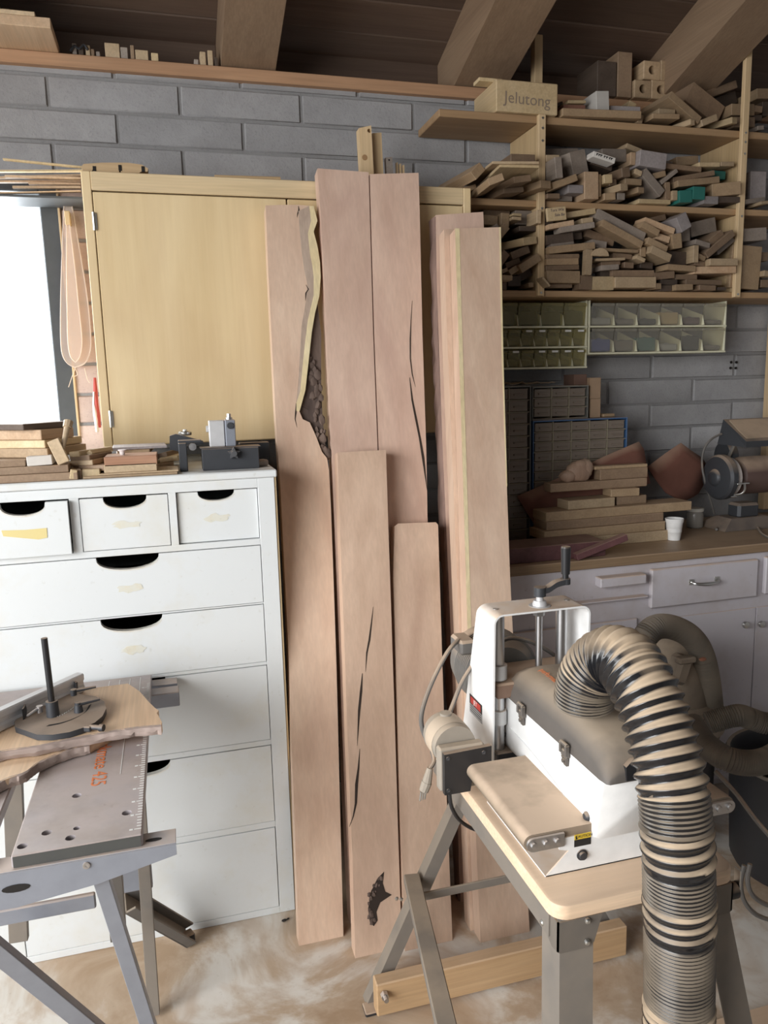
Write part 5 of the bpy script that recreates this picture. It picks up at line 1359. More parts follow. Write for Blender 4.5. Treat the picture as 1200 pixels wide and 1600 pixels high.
up = [(-90, 1196), (0, 1174), (60, 1165), (110, 1154), (170, 1143), (215, 1136), (252, 1133), (253, 1128), (245, 1114), (248, 1110), (242, 1106), (231, 1095), (218, 1080), (200, 1068), (120, 1078), (-90, 1125)]
live(up, J+.001+2*th, th, [0, 1, 2, 3, 4, 5, 6], 'upper orange live edge board under the black mitre gauge on the workbench', 2)
# mitre gauge with aluminium fence
mz = J+.0015+2*th
mg = thing('mitre_gauge', P(95, 1125, Z=mz), 'black cast mitre gauge with upright handle rod and levers, on the live edge boards', 'mitre gauge')
H_ = .013
g = lambda px, py: P(px, py, Z=mz+H_)
outl = [(24, 1136), (22, 1128), (38, 1110), (50, 1096), (75, 1086), (110, 1080), (120, 1083), (128, 1085), (150, 1088), (163, 1096), (166, 1107), (160, 1119), (148, 1129), (130, 1137), (108, 1144), (82, 1148), (58, 1148)]
mp = MB().prism([g(*p) for p in outl], (0, 0, -H_+.0005)); plate = mp.build('gauge_plate', DKMET, mg)
sl = MB(); arc = smooth([g(74, 1134), g(95, 1130), (g(115, 1123)), g(133, 1113), g(141, 1101)], 5)
arc = [p+Vector((0, 0, .0003)) for p in arc]; fr = frames(arc)
sl.add([p+Vector((.0025, .004, 0)) for p in arc]+[p-Vector((.0025, .004, 0)) for p in arc], [(i, i+1, len(arc)+i+1, len(arc)+i) for i in range(len(arc)-1)])
o = sl.build('arc_slot', VOID, plate, recalc=False)
dg_ = MB(); sc_ = smooth([g(74, 1118), g(90, 1119), g(104, 1113), g(116, 1105)], 4)
for p in sc_: dg_.box(p+Vector((0, 0, .0004)), (.0012, .006, .0006), Matrix.Rotation(random.uniform(-.4, .4), 3, 'Z'))
dg_.build('degree_marks', WHITEP, plate)
# upright bracket (rear) and rod boss
bk = MB(); up_ = Vector((0, 0, .03))
bp = [g(36, 1125), g(44, 1106), g(60, 1098), g(78, 1092), g(92, 1084), g(110, 1077), g(120, 1082)]
for q0, q1 in zip(bp, bp[1:]):
    bk.loft([[q0, q0+Vector((.003, .006, 0)), q0+Vector((.003, .006, .024)), q0+Vector((0, 0, .024))], [q1, q1+Vector((.003, .006, 0)), q1+Vector((.003, .006, .024)), q1+Vector((0, 0, .024))]])
bk.build('fence_bracket', DKMET, mg)
rq = g(83, 1118)
MB().cyl(rq, rq+Vector((0, 0, .034)), .0135, .0125, 18).build('rod_boss', DKMET, mg)
rt = rq+Vector((-.004, 0, 0)); rp = P(69, 997, Y=rq.y)
MB().cyl(rq+Vector((0, 0, .034)), rp, .0068, .0068, 16).build('handle_rod', BLACKPL, mg)
def lever(p0, p1, r0=.005, mat=DKMET, nm='clamp_lever', hub=.007):
    b = MB().cyl(p0-Vector((0, 0, .008)), p0+Vector((0, 0, .006)), hub, n=12).cyl(p0+Vector((0, 0, .002)), p1, r0, r0*.6, 10); return b.build(nm, mat, mg)
k = g(123, 1112); lever(k+Vector((0, 0, .016)), P(156, 1092, Z=mz+.033), .006)
MB().cyl(k, k+Vector((0, 0, .016)), .010, .008, 14).build('lever_hub', DKMET, mg)
k = P(115, 1081, Z=mz+.034); lever(k, P(150, 1073, Z=mz+.038), .0045)
k = P(62, 1107, Z=mz+.028); lever(k, P(42, 1119, Z=mz+.024), .004, STEEL)
k = P(150, 1136, Z=mz+.0105); b = MB().cyl(k+Vector((-.012, .004, 0)), k+Vector((.008, -.006, 0)), .0055, n=12).cyl(k+Vector((.008, -.006, 0)), k+Vector((.016, -.010, 0)), .008, .0075, 14); b.cbox(k+Vector((-.016, .004, -.002)), (.016, .014, .012), Matrix.Rotation(-.4, 3, 'Z'), .002); b.build('stop_screw', DKMET, mg)
fz_ = mz
f0 = P(132, 1066, Z=mz+.024); f1 = P(-60, 1156, Z=mz+.024)
dd = (f1-f0); dd.z = 0; Lf = dd.length; dd.normalize(); nn = Vector((-dd.y, dd.x, 0))
if nn.y < 0: nn = -nn
Rf = Matrix((dd, nn, Vector((0, 0, 1)))).transposed(); cfa = f0+dd*Lf/2; cfa.z = mz
b = MB()
for off, z0, z1 in ((.0, .001, .046), (.016, .001, .046)): b.cbox(cfa+nn*(off+.004)+Vector((0, 0, (z0+z1)/2)), (Lf, .003, z1-z0), Rf, .0006)
for z in (.003, .017, .030, .045): b.cbox(cfa+nn*.010+Vector((0, 0, z)), (Lf, .018, .003), Rf, .0006)
b.cbox(cfa+nn*.001+Vector((0, 0, .038)), (Lf, .003, .014), Rf, .001).cbox(cfa+nn*.001+Vector((0, 0, .010)), (Lf, .003, .012), Rf, .001)
b.build('fence', ALU, mg)
# crumb on the floor
q = P(444, 1438, Z=.004); MB().ico(q, .006, (1.6, 1, .6), .3, 1).ico(q+Vector((.012, .004, 0)), .004, (1, 1, .7), .3, 1).thing('crumb', VOID, 'small black crumb on the floor before the chest corner', 'crumb')
# ------------------------------------------------------------------ sander stand
TZ = .68
st = thing('sander_stand', (.745, -1.39, 0), 'stand with dusty wooden top and splayed grey steel legs under the drum sander', 'stand')
tx0, tx1, ty0, ty1 = .563, .927, -1.722, -1.072
r = .03; rp = []
for cx, cy, a0 in ((tx1-r, ty1-r, 0), (tx0+r, ty1-r, 90), (tx0+r, ty0+r, 180), (tx1-r, ty0+r, 270)):
    rp += [(cx+r*math.cos(math.radians(a0+15*i)), cy+r*math.sin(math.radians(a0+15*i))) for i in range(7)]
ins = lambda d, z: [Vector((.745+(x-.745)*(1-d/.18), -1.397+(y+1.397)*(1-d/.32), z)) for x, y in rp]
MB().loft([ins(.004, TZ-.030), ins(0, TZ-.026), ins(0, TZ-.006), ins(.002, TZ-.002), ins(.006, TZ)]).build('top', TABLEW, st)
def leg(p0, p1, w, name='leg', sx=1, sy=1, taper=1.0, mat=GREYMET):
    """angle-iron leg: two flanges meeting at the outer corner"""
    p0, p1 = Vector(p0), Vector(p1); b = MB(); t = .003
    def L(p, w): return [p, p+Vector((-sx*w, 0, 0)), p+Vector((-sx*w, -sy*t, 0)), p+Vector((-sx*t, -sy*t, 0)), p+Vector((-sx*t, -sy*w, 0)), p+Vector((0, -sy*w, 0))]
    b.loft([L(p0, w), L(p1, w*taper)]); return b.build(name, mat, st)
ztop = TZ-.0305
FLf = P(574, 1578, Z=0.004)
leg((.700, -1.085, ztop), (FLf.x, -1.10, .004), .036, 'leg', -1, -1)
MB().cbox((FLf.x+.016, -1.112, .006), (.05, .04, .011), None, .004).build('leg_foot', RUBBER, st)
leg((.785, -1.085, ztop), (1.11, -1.10, .004), .036, 'leg', 1, -1)
# side flange bar under the far-left edge of the top, then near legs with corner brackets
MB().ab(tx0+.004, tx0+.007, ty0+.03, ty1-.02, TZ-.075, TZ-.031, .0005).build('apron', GREYMET, st)
BRKT = plain('bracket_steel', (.10, .095, .09), .5, 0, dust=.8, dcol=(.36, .285, .21), lo=-.5, hi=1.0)
def bracket(xc, s):
    b = MB(); z1 = TZ-.0305; z0 = .595; y0 = ty0+.003
    b.prism([(xc, y0, z1), (xc+s*.085, y0, z1), (xc+s*.070, y0, z0+.004), (xc+s*.06, y0, z0-.004), (xc+s*.006, y0, z0-.004), (xc, y0, z0)], (0, .003, 0))
    b.prism([(xc, y0, z1), (xc, y0+.12, z1), (xc, y0+.11, z1-.02), (xc, y0+.055, z0+.015), (xc, y0+.02, z0-.004), (xc, y0, z0)], (s*.003, 0, 0))
    o = b.build('corner_bracket', BRKT, st); bo = MB()
    for q, ax in (((xc+s*.055, y0-.001, z0+.008), (0, -1, 0)), ((xc+s*.055, y0-.001, z1-.006), (0, -1, 0)), ((xc-s*.001, y0+.05, z0+.02), (-s, 0, 0))):
        bo.lathe([(.0001, 0), (.006, 0), (.0055, .003), (.003, .005), (.0001, .0052)], q, ax, 10)
    bo.build('bolt', ZINC, o)
bracket(tx0+.007, 1); bracket(tx1-.007, -1)
leg((tx0+.0155, ty0+.0115, ztop-.02), (.535, -1.80, .004), .064, 'leg', -1, -1)
leg((tx1-.0155, ty0+.0115, ztop-.02), (1.03, -1.78, .004), .055, 'leg', 1, -1)
def bar(p0, p1, w, h, name, mat):
    p0, p1 = Vector(p0), Vector(p1); d = (p1-p0); L = d.length; d.normalize(); u = d.cross(Vector((0, 0, 1))).normalized(); v = u.cross(d)
    return MB().cbox((p0+p1)/2, (w, L, h), Matrix((u, d, v)).transposed(), .002).build(name, mat, st)
bar((.515, -1.125, .296), (.975, -1.125, .296), .006, .022, 'cross_brace', GREYMET)
bar((.51, -1.075, .318), (.405, -1.72, .318), .040, .022, 'side_brace', GREYMET)
s2 = MB().ab(.392, 1.09, -1.150, -1.112, .012, .101, .003).build('timber_stretcher', wood('stretcher_wood', (.42, .26, .13), (.58, .39, .22), 0, var=0, dust=.4), st)
q = P(600, 1553, Y=-1.152); MB().cyl(q, q+Vector((0, -.012, 0)), .010, n=6).cyl(q+Vector((0, -.012, 0)), q+Vector((0, -.024, 0)), .006, n=10).build('hex_bolt', STEEL, s2)
bo = MB()
for px, py in ((620, 1404), (627, 1405)):
    q = P(px, py, Y=-1.104); bo.lathe([(.0001, 0), (.005, 0), (.004, .003), (.0001, .004)], q, (0, -1, 0), 10)
bo.build('bolt', ZINC, st)
q = P(1140, 1392, Y=-1.69)
w = MB().cyl((q.x-.010, q.y, q.z), (q.x+.012, q.y, q.z), .015, n=20); w.build('caster_wheel', RUBBER, st)
MB().ab(q.x-.016, q.x-.0125, q.y-.008, q.y+.008, q.z-.006, TZ-.031, .001).ab(q.x+.0145, q.x+.017, q.y-.008, q.y+.008, q.z-.006, TZ-.028, .001).build('caster_fork', ZINC, st)
# ------------------------------------------------------------------ drum sander
sd = thing('drum_sander', (.76, -1.45, TZ), 'white benchtop drum sander coated in sawdust, with black hose port and crank, on its stand', 'sander')
Yn = -1.643
pl = [(874, 1311), (922, 1301), (1000, 1283), (1000, 1337), (852, 1373), (889, 1329), (874, 1328)]
pp = [P(x, y, Y=Yn) for x, y in pl]
for p in pp: p.z = max(p.z, TZ+.001)
xr_e = 1.515-pp[0].x
poly = pp[:2]+[Vector((xr_e-.05, Yn, pp[1].z)), Vector((xr_e, Yn, pp[0].z)), Vector((xr_e, Yn, pp[6].z)), Vector((.935, Yn, TZ+.03)), Vector((1.515-pp[4].x, Yn, TZ+.001))]+pp[4:]
b = MB().prism(poly, (0, .003, 0)).prism([p+Vector((0, .26, 0)) for p in poly], (0, .003, 0))
b.ab(pp[4].x, 1.515-pp[4].x, Yn-.0, Yn+.26, TZ+.0008, TZ+.0035, .0003).ab(.66, .86, Yn+.004, Yn+.255, TZ+.004, .715, .002)
b.build('base_frame', ENAMEL, sd)
bx0, bx1, by0, by1, zb0, zb1_ = .545, .980, -1.640, -1.372, .735, .766
R0 = (zb1_-zb0)/2; zc = (zb0+zb1_)/2
stad = [(bx0+R0-R0*math.sin(PI*i/10), zc-R0*math.cos(PI*i/10)) for i in range(11)]+[(bx1-R0+R0*math.sin(PI*i/10), zc+R0*math.cos(PI*i/10)) for i in range(11)]
MB().prism([(x, by0, z) for x, z in stad], (0, by1-by0, 0)).build('conveyor_belt', plain('belt_cloth', (.20, .155, .11), .9, dust=.9, dcol=(.70, .53, .39), lo=-.3, hi=.9), sd)
# take-up brackets at the near side
for xs, s in ((bx0, 1), (bx1, -1)):
    r2 = .0125; x0 = xs+s*R0; x1 = xs+s*.075
    arcp = [(x0-s*r2*math.sin(PI*i/8), zc-r2*math.cos(PI*i/8)) for i in range(9)]
    br = MB().prism([(x, Yn-.0055, z) for x, z in arcp]+[(x1, Yn-.0055, zc+r2), (x1, Yn-.0055, zc-r2)], (0, .005, 0)).build('takeup_bracket', STEEL, sd)
    bo = MB()
    for x in (x0, x0+s*.024, x0+s*.046): bo.lathe([(.0001, 0), (.0062, 0), (.006, .004), (.0001, .0045)], (x, Yn-.0056, zc), (0, -1, 0), 8)
    bo.build('bolt', STEEL, br)
q = P(909, 1335, Y=Yn); b = MB().lathe([(.0001, 0), (.0105, 0), (.0105, .002), (.0075, .0022), (.007, .007), (.0001, .0075)], q+Vector((0, -.0003, 0)), (0, -1, 0), 16); b.build('knob_bolt', DKMET, sd)
lab = [P(898, 1304, Y=Yn-.0006), P(917, 1300, Y=Yn-.0006), P(922, 1309, Y=Yn-.0006), P(897, 1313, Y=Yn-.0006)]
a, c = P(897, 1322, Y=Yn).x, P(923, 1309, Y=Yn).x; zt, zm, zb = P(905, 1303, Y=Yn).z, P(905, 1311, Y=Yn).z, P(905, 1322, Y=Yn).z
o = MB().ab(a, c, Yn-.0008, Yn-.0002, zm, zt, 0).build('caution_label', YELP, sd)
MB().ab(a, c, Yn-.0008, Yn-.0002, zb, zm-.0002, 0).build('caution_label', BLACKP, sd)
text('CAUTION', (zt-zm)*.75, ((a+c)/2+.002, Yn-.001, (zt+zm)/2), (1, 0, 0), (0, 0, 1), BLACKP, o, 'lettering', .0001)
MB().prism([(a+.002, Yn-.001, zm+.001), (a+.006, Yn-.001, zm+.001), (a+.004, Yn-.001, zt-.001)], (0, -.0001, 0)).build('warning_triangle', BLACKP, o)
# hood: white lower body
hx0, hx1 = .678, .842
zs = .862
near = lambda z: -1.648-(z-.735)*.20
def ring(y0f, zz, inx): return None
b = MB(); rings = []
prof = [(hx0+.010, .738), (hx0+.002, .742), (hx0, .752), (hx0, zs), (hx1, zs), (hx1, .752), (hx1-.002, .742), (hx1-.010, .738)]
for yy, s in ((0, .0), (.004, 1), (.425, 1), (.43, 0)):
    rg_ = []
    for x, z in prof:
        m = .004*(1-s); x2 = x+(m if x < .76 else -m)
        yb0 = near(z) if yy < .2 else -1.676
        if yy > .2 and z < .75: pass
        rg_.append((x2, (near(z)+yy) if yy < .2 else (-1.672+yy), z))
    rings.append(rg_)
b.loft(rings); body = b.build('hood', ENAMEL, sd, ang=50)
for y in (-1.268, -1.625):
    MB().lathe([(.0001, 0), (.009, 0), (.009, .002), (.006, .006), (.0001, .007)], (hx0-.0003, y, .771), (-1, 0, 0), 14).build('bolt', DKMET, body)
# embossed line on the left face
MB().tube([(hx0-.0002, -1.30, .795), (hx0-.0002, -1.40, .790), (hx0-.0002, -1.50, .775), (hx0-.0002, -1.60, .752)], .0012, 5).build('embossed_line', plain('white_line', (.62, .62, .62), .4), body)
# dust cover (lid)
lp = [(-1, 0), (-.97, .25), (-.86, .62), (-.70, .85), (-.45, .97), (0, 1.0), (.45, .97), (.70, .85), (.86, .62), (.97, .25), (1, 0)]
xm, hw_ = (hx0+hx1)/2, (hx1-hx0)/2+.0015
rings = []
for y, hs, ws in ((-1.686, .03, .90), (-1.682, .30, .96), (-1.665, .62, 1), (-1.645, .78, 1), (-1.60, .90, 1), (-1.52, 1, 1), (-1.40, 1.03, 1), (-1.31, 1.0, 1), (-1.28, .85, 1), (-1.258, .45, .98), (-1.246, .03, .92)):
    rings.append([(xm+hw_*u*ws, y, zs+.0005+.072*v*hs) for u, v in lp])
lid = MB().loft(rings); lid = lid.build('dust_cover', GREYPL, sd, ang=50)
MB().prism([(xm-.045, -1.679, zs+.004), (xm+.045, -1.679, zs+.004), (xm+.045, -1.676, zs+.030), (xm+.02, -1.672, zs+.037), (xm-.03, -1.672, zs+.037), (xm-.045, -1.676, zs+.028)], (0, -.010, 0)).build('cover_vent', BLACKPL, lid)
for y in (-1.367, -1.552):
    b = MB(); x = hx0
    b.ab(x-.010, x-.0005, y-.011, y+.011, .852, .866, .002).ab(x-.013, x-.0035, y-.013, y-.007, .858, .879, .002).ab(x-.013, x-.0035, y+.007, y+.013, .858, .879, .002)
    b.cyl((x-.008, y-.012, .878), (x-.008, y+.012, .878), .004, n=10).prism([(x-.010, y-.009, .852), (x-.010, y+.009, .852), (x-.006, y+.005, .834), (x-.006, y-.005, .834)], (.0055, 0, 0)).cyl((x-.012, y, .845), (x-.005, y, .845), .004, n=10)
    b.build('latch', GREYPL, lid)
text('performax', .017, (.732, -1.372, .9372), (0, -1, -.02), (1, 0, .28), ORANGE, lid, 'lettering', .0002)
MB().ab(.775, .800, -1.688, -1.684, .83, .86, .002).cyl((.80, -1.688, .845), (.80, -1.70, .845), .008, n=14).build('side_latch', DKMET, sd)
# arch (inverted U of white sheet) with columns
ax0, ax1, az = .632, .862, 1.062; yf, yn_ = -1.235, -1.315
def U_(y, flare):
    out = []; R1 = .022
    for k in range(7): a = PI-k*PI/12; out.append((ax0+R1+R1*math.cos(a), az-R1+R1*math.sin(a)))
    for k in range(7): a = PI/2-k*PI/12; out.append((ax1-R1+R1*math.cos(a), az-R1+R1*math.sin(a)))
    inn = []
    t = .004
    for k in range(7): a = PI/2-(6-k)*PI/12; inn.append((ax1-R1+(R1-t)*math.cos(a), az-R1+(R1-t)*math.sin(a)))
    for k in range(7): a = PI-(6-k)*PI/12; inn.append((ax0+R1+(R1-t)*math.cos(a), az-R1+(R1-t)*math.sin(a)))
    zb = .725
    pts = [(ax0, zb)]+out+[(ax1, .80), (ax1-t, .80)]+inn+[(ax0+t, zb)]
    return [(x, y+flare*(az-z), z) for x, z in pts]
arch = MB().loft([U_(yn_, .03), U_(yf+.012, .29)]).build('arch_bracket', ENAMEL, sd)
for q in ((ax0+.022, -1.272, az+.0003), (ax1-.03, -1.262, az+.0003)):
    MB().lathe([(.0001, .0), (.006, 0), (.006, .0012), (.003, .0014), (.0001, .0008)], q, (0, 0, 1), 12).build('screw', STEEL, arch)
# maker's plate on the arch
lx = ax0-.0006
lab4 = [P(734, 1083, X=lx), P(753, 1103, X=lx), P(753, 1131, X=lx), P(734, 1111, X=lx)]
lab2 = [P(734, 1083, X=lx), P(753, 1103, X=lx), P(753, 1117, X=lx), P(734, 1097, X=lx)]
y0_, y1_ = lab4[0].y, lab4[1].y; zt = (lab4[0].z+lab4[1].z)/2; zb = (lab4[3].z+lab4[2].z)/2; zm = (lab2[3].z+lab2[2].z)/2
mk = MB().ab(lx-.0006, lx+.0004, y0_, y1_, zm, zt, 0).build('maker_plate', BLACKP, sd)
MB().ab(lx-.0006, lx+.0004, y0_, y1_, zb, zm-.0002, 0).build('maker_plate', plain('grey_print', (.42, .42, .42), .5), sd)
MB().ab(lx-.0010, lx-.0005, y1_+.007, y0_-.007, zm+.003, zt-.003, 0).build('logo_field', REDP, mk)
text('JET', (zt-zm)*.72, (lx-.0013, (y0_+y1_)/2, (zt+zm)/2), (0, -1, 0), (0, 0, 1), WHITEP, mk, 'lettering', .0002)
for i in range(3):
    z = zm-.004-i*(zm-zb)*.25; MB().ab(lx-.0009, lx-.0005, y0_-.004, y1_+.004, z-.0008, z+.0008, 0).build('fine_print', BLACKP, mk)
MB().cyl((.752, -1.285, .90), (.752, -1.285, az-.005), .0075, n=16).cyl((.752, -1.285, az-.02), (.752, -1.285, az-.005), .013, n=6).build('lift_screw', STEEL, sd)
MB().cyl((.815, -1.27, .90), (.815, -1.27, az-.005), .013, n=18).build('guide_column', STEEL, sd)
b = MB().cyl((.660, -1.275, TZ+.005), (.660, -1.275, az-.005), .013, n=18); b.build('guide_column', STEEL, sd)
GC = plain('grey_collar', (.5, .5, .5), .5, dust=.6)
for z_, r_ in ((.905, .019), (.80, .018)): MB().cyl((.660, -1.275, z_), (.660, -1.275, z_+.032), r_, n=18).build('column_collar', GC, sd)
MB().ab(.645, .85, -1.30, -1.18, .865, .90, .004).build('head_casting', plain('brown_dusty_casting', (.22, .14, .10), .8, dust=.5), sd)
MB().ab(.645, .85, -1.30, -1.10, TZ+.001, .74, .003).ab(.68, .84, -1.24, -1.12, .74, .865, .003).build('rear_housing', DKMET, sd)
# crank
cq = Vector((.756, -1.28, az))
MB().lathe([(.0001, .0003), (.024, .0003), (.024, .001), (.016, .0012), (.016, .006), (.013, .012), (.0001, .012)], cq, n=24).lathe([(.0001, .012), (.008, .012), (.008, .024), (.0001, .024)], cq, n=14).build('crank_collar', ALU, sd)
ck = MB(); h0 = cq+Vector((0, 0, .022)); h1 = Vector((.818, -1.28, 1.112))
ck.cyl(h0, h0+Vector((0, 0, .020)), .0135, n=16)
pr = smooth([h0+Vector((0, 0, .012)), h0+Vector((.018, 0, .014)), h0+Vector((.038, 0, .024)), h1], 4); rings = []
for p in pr: rings.append([p+Vector((0, -.010, -.006)), p+Vector((0, .010, -.006)), p+Vector((0, .010, .006)), p+Vector((0, -.010, .006))])
ck.loft(rings).cyl(h1-Vector((0, 0, .007)), h1+Vector((0, 0, .006)), .011, n=14); ck.build('crank_arm', DKMET, sd)
MB().cyl(h1+Vector((0, 0, .006)), h1+Vector((0, 0, .016)), .007, n=14).cyl(h1+Vector((0, 0, .016)), h1+Vector((0, 0, .075)), .0095, .011, 18).cyl(h1+Vector((0, 0, .075)), h1+Vector((0, 0, .078)), .011, .010, 18).build('crank_handle', BLACKPL, sd)
# main motor behind the arch, finned
mc = Vector((.722, -1.10, .862)); prof = [(.0001, -.07), (.070, -.069), (.088, -.055)]
y = -.055
for i in range(9): prof += [(.088, y+.002), (.094, y+.003), (.094, y+.006), (.088, y+.007)]; y += .0085
prof += [(.088, y), (.092, y+.003), (.084, y+.05), (.05, y+.06), (.0001, y+.061)]
MB().lathe(prof, mc, (0, 1, 0), 36).build('main_motor', plain('motor_grey', (.20, .19, .175), .6, dust=.85), sd)
MB().ab(.615, .655, -1.16, -1.09, .92, .955, .006).build('junction_box', plain('box_grey', (.16, .15, .14), .6, dust=.8), sd)
# conveyor gear motor
gpl = [(.496, .706), (.553, .706), (.563, .766), (.601, .766), (.601, .800), (.496, .796)]
MB().prism([(x, -1.372, z) for x, z in gpl], (0, .012, 0)).build('gear_plate', BLACKPL, sd)
bo = MB()
for x, z in ((.504, .787), (.583, .788), (.504, .716)): bo.lathe([(.0001, 0), (.0045, 0), (.0045, .0015), (.002, .002), (.0001, .001)], (x, -1.3723, z), (0, -1, 0), 10)
bo.build('screw', DKMET, sd)
GM = plain('gear_motor_dusty', (.30, .27, .23), .7, dust=.9, dcol=(.50, .40, .30), lo=-.2, hi=.9)
MB().ab(.490, .590, -1.3595, -1.335, .707, .803, .004).build('gear_case', GM, sd)
MB().lathe([(.0001, 0), (.046, 0), (.047, .02), (.047, .075), (.043, .086), (.030, .092), (.0001, .093)], (.535, -1.334, .790), (0, 1, 0), 32).build('gear_motor', GM, sd)
MB().lathe([(.0475, .018), (.0478, .020), (.0478, .060), (.0475, .062)], (.535, -1.334, .790), (0, 1, 0), 32, cap=False).build('paper_label', plain('dusty_label', (.56, .45, .34), .8), sd)
MB().lathe([(.0001, 0), (.013, 0), (.013, .006), (.0001, .007)], (.535, -1.275, .836), (0, 0, 1), 16).build('brush_cap', GM, sd)
MB().cyl((.560, -1.385, zc), (.560, -1.365, zc), .013, n=16).build('drive_roller', plain('roller_pale', (.58, .44, .32), .6), sd)
# cords
MB().tube([P(716, 1000, Y=-1.14), P(700, 1018, Y=-1.17), P(680, 1055, Y=-1.2), P(664, 1095, Y=-1.22), P(658, 1125, Y=-1.23), P(664, 1150, Y=-1.24), (.500, -1.25, .800)], .0052, 10).build('motor_cord', CORD, sd)
MB().tube([P(760, 1010, Y=-1.16), P(725, 1060, Y=-1.19), P(708, 1100, Y=-1.21), P(698, 1125, Y=-1.24), (.532, -1.262, .83)], .0052, 10).build('motor_cord', CORD, sd)
MB().tube([P(782, 1003, Y=-1.17), P(800, 997, Y=-1.19), P(830, 1003, Y=-1.18), P(858, 1018, Y=-1.16), P(880, 1035, Y=-1.14)], .005, 8).build('motor_cord', CORD, sd)
pc = MB().tube([(.497, -1.29, .765), P(678, 1190, Y=-1.31), P(670, 1203, Y=-1.32)], .0045, 8); pc.build('plug_cord', CORD, sd)
b = MB(); q0, q1, q2 = P(672, 1200, Y=-1.32), P(667, 1222, Y=-1.32), P(662, 1236, Y=-1.32)
b.cyl(q0, q1, .0065, .0105, 10).cyl(q1, q2, .0115, .010, 10); pg = b.build('plug', GM, sd)
b = MB()
for dx in (-.006, 0, .006): b.cbox(q2+Vector((dx-.002, dx*.3, -.010)), (.0025, .005, .020), Matrix.Rotation(.15, 3, 'Y'), .0005)
b.build('plug_pin', ZINC, pg)
MB().tube([P(702, 1235, Y=-1.3), P(706, 1262, Y=-1.28), P(722, 1285, Y=-1.22), P(752, 1298, Y=-1.18), P(790, 1290, Y=-1.15)], .0045, 8).build('hanging_cord', RUBBER, sd)
# ------------------------------------------------------------------ black corrugated dust hose
pathpx = [(913, 1100, -1.545), (914, 1082, -1.548), (918, 1063, -1.553), (929, 1044, -1.565), (950, 1028, -1.59), (978, 1034, -1.635), (1003, 1070, -1.685), (1022, 1115, -1.72), (1037, 1165, -1.75), (1049, 1220, -1.775), (1056, 1280, -1.792), (1060, 1360, -1.80), (1061, 1440, -1.80), (1061, 1520, -1.80), (1060, 1600, -1.80)]
pts = [P(x, y, Y=Y) for x, y, Y in pathpx]
e = pts[-1]; pts += [Vector((e.x, e.y-.01, .25)), Vector((e.x+.01, e.y-.05, .13)), Vector((e.x+.02, e.y-.14, .068)), Vector((e.x+.03, e.y-.30, .064)), Vector((e.x+.05, e.y-.5, .064))]
dense = smooth(pts, 14)
acc = [0]
for p, q in zip(dense, dense[1:]): acc.append(acc[-1]+(q-p).length)
total = acc[-1]
def s_of_y(py):     # arc length where the centre line crosses a pixel row on the falling part
    return min((abs(800-FPX*(p-CAM).dot(UP)/fdepth(p)-py), a) for p, a in zip(dense, acc) if a > .22)[1]
zones = [(0.0, .0062), (.045, .0062), (.06, .0095), (.12, .0115), (.17, .0155), (.24, .0200), (s_of_y(1232), .0215), (s_of_y(1238), .0066), (s_of_y(1284), .0066), (s_of_y(1292), .022), (s_of_y(1338), .022), (s_of_y(1342), .0066), (s_of_y(1398), .0066), (s_of_y(1402), .021), (s_of_y(1438), .021), (s_of_y(1442), .0067), (s_of_y(1565), .0067), (s_of_y(1570), .022), (total+.1, .022)]
def spacing(s):
    for (a, u), (b_, v) in zip(zones, zones[1:]):
        if s <= b_: return u+(v-u)*(s-a)/max(1e-6, b_-a)
    return zones[-1][1]
ribs = [0.0]
while ribs[-1] < total-.03: ribs.append(ribs[-1]+spacing(ribs[-1]))
SUBR = 6
def S(ph):
    i = min(int(ph), len(ribs)-2); return ribs[i]+(ribs[i+1]-ribs[i])*(ph-i)
fr = frames(dense)
def at_s(s):
    s = max(0, min(s, total-1e-6)); lo, hi = 0, len(acc)-1
    while hi-lo > 1:
        m = (lo+hi)//2
        if acc[m] <= s: lo = m
        else: hi = m
    t = (s-acc[lo])/max(1e-9, acc[hi]-acc[lo]); p = dense[lo].lerp(dense[hi], t)
    a = fr[lo][0].lerp(fr[hi][0], t).normalized(); b_ = fr[lo][1].lerp(fr[hi][1], t).normalized(); return p, a, b_
NSEG = 40; nph = (len(ribs)-2)*SUBR
rad = [.0585, .0570, .0522, .0510, .0514, .0560]
radc = [.0565, .0556, .0540, .0534, .0542, .0558]
vs = []; fs = []
for k in range(nph):
    for j in range(NSEG):
        ph = (k+j/NSEG*SUBR*1.0)/SUBR
        ph = min(ph, len(ribs)-1.001); s = S(ph); p, a, b_ = at_s(s)
        tight = spacing(s) < .012; r_ = (radc if tight else rad)[k % SUBR]
        th = 2*PI*j/NSEG; vs.append(p+a*(r_*math.cos(th))+b_*(r_*math.sin(th)))
for k in range(nph-SUBR-1):
    for j in range(NSEG):
        a0, a1 = k*NSEG+j, (k+1)*NSEG+j
        if j < NSEG-1: fs.append((a0, a0+1, a1+1, a1))
        else: fs.append((a0, (k+SUBR)*NSEG, (k+1+SUBR)*NSEG, a1))
hb = MB().add(vs, fs)
hb.mi = [1 if spacing(S(min(f[0]//NSEG/SUBR, len(ribs)-2))) < .009 else 0 for f in fs]
hose = hb.thing('dust_hose', [HOSEM, HOSET], 'fat black corrugated dust hose dropping from the sander cover', 'hose', ang=70)
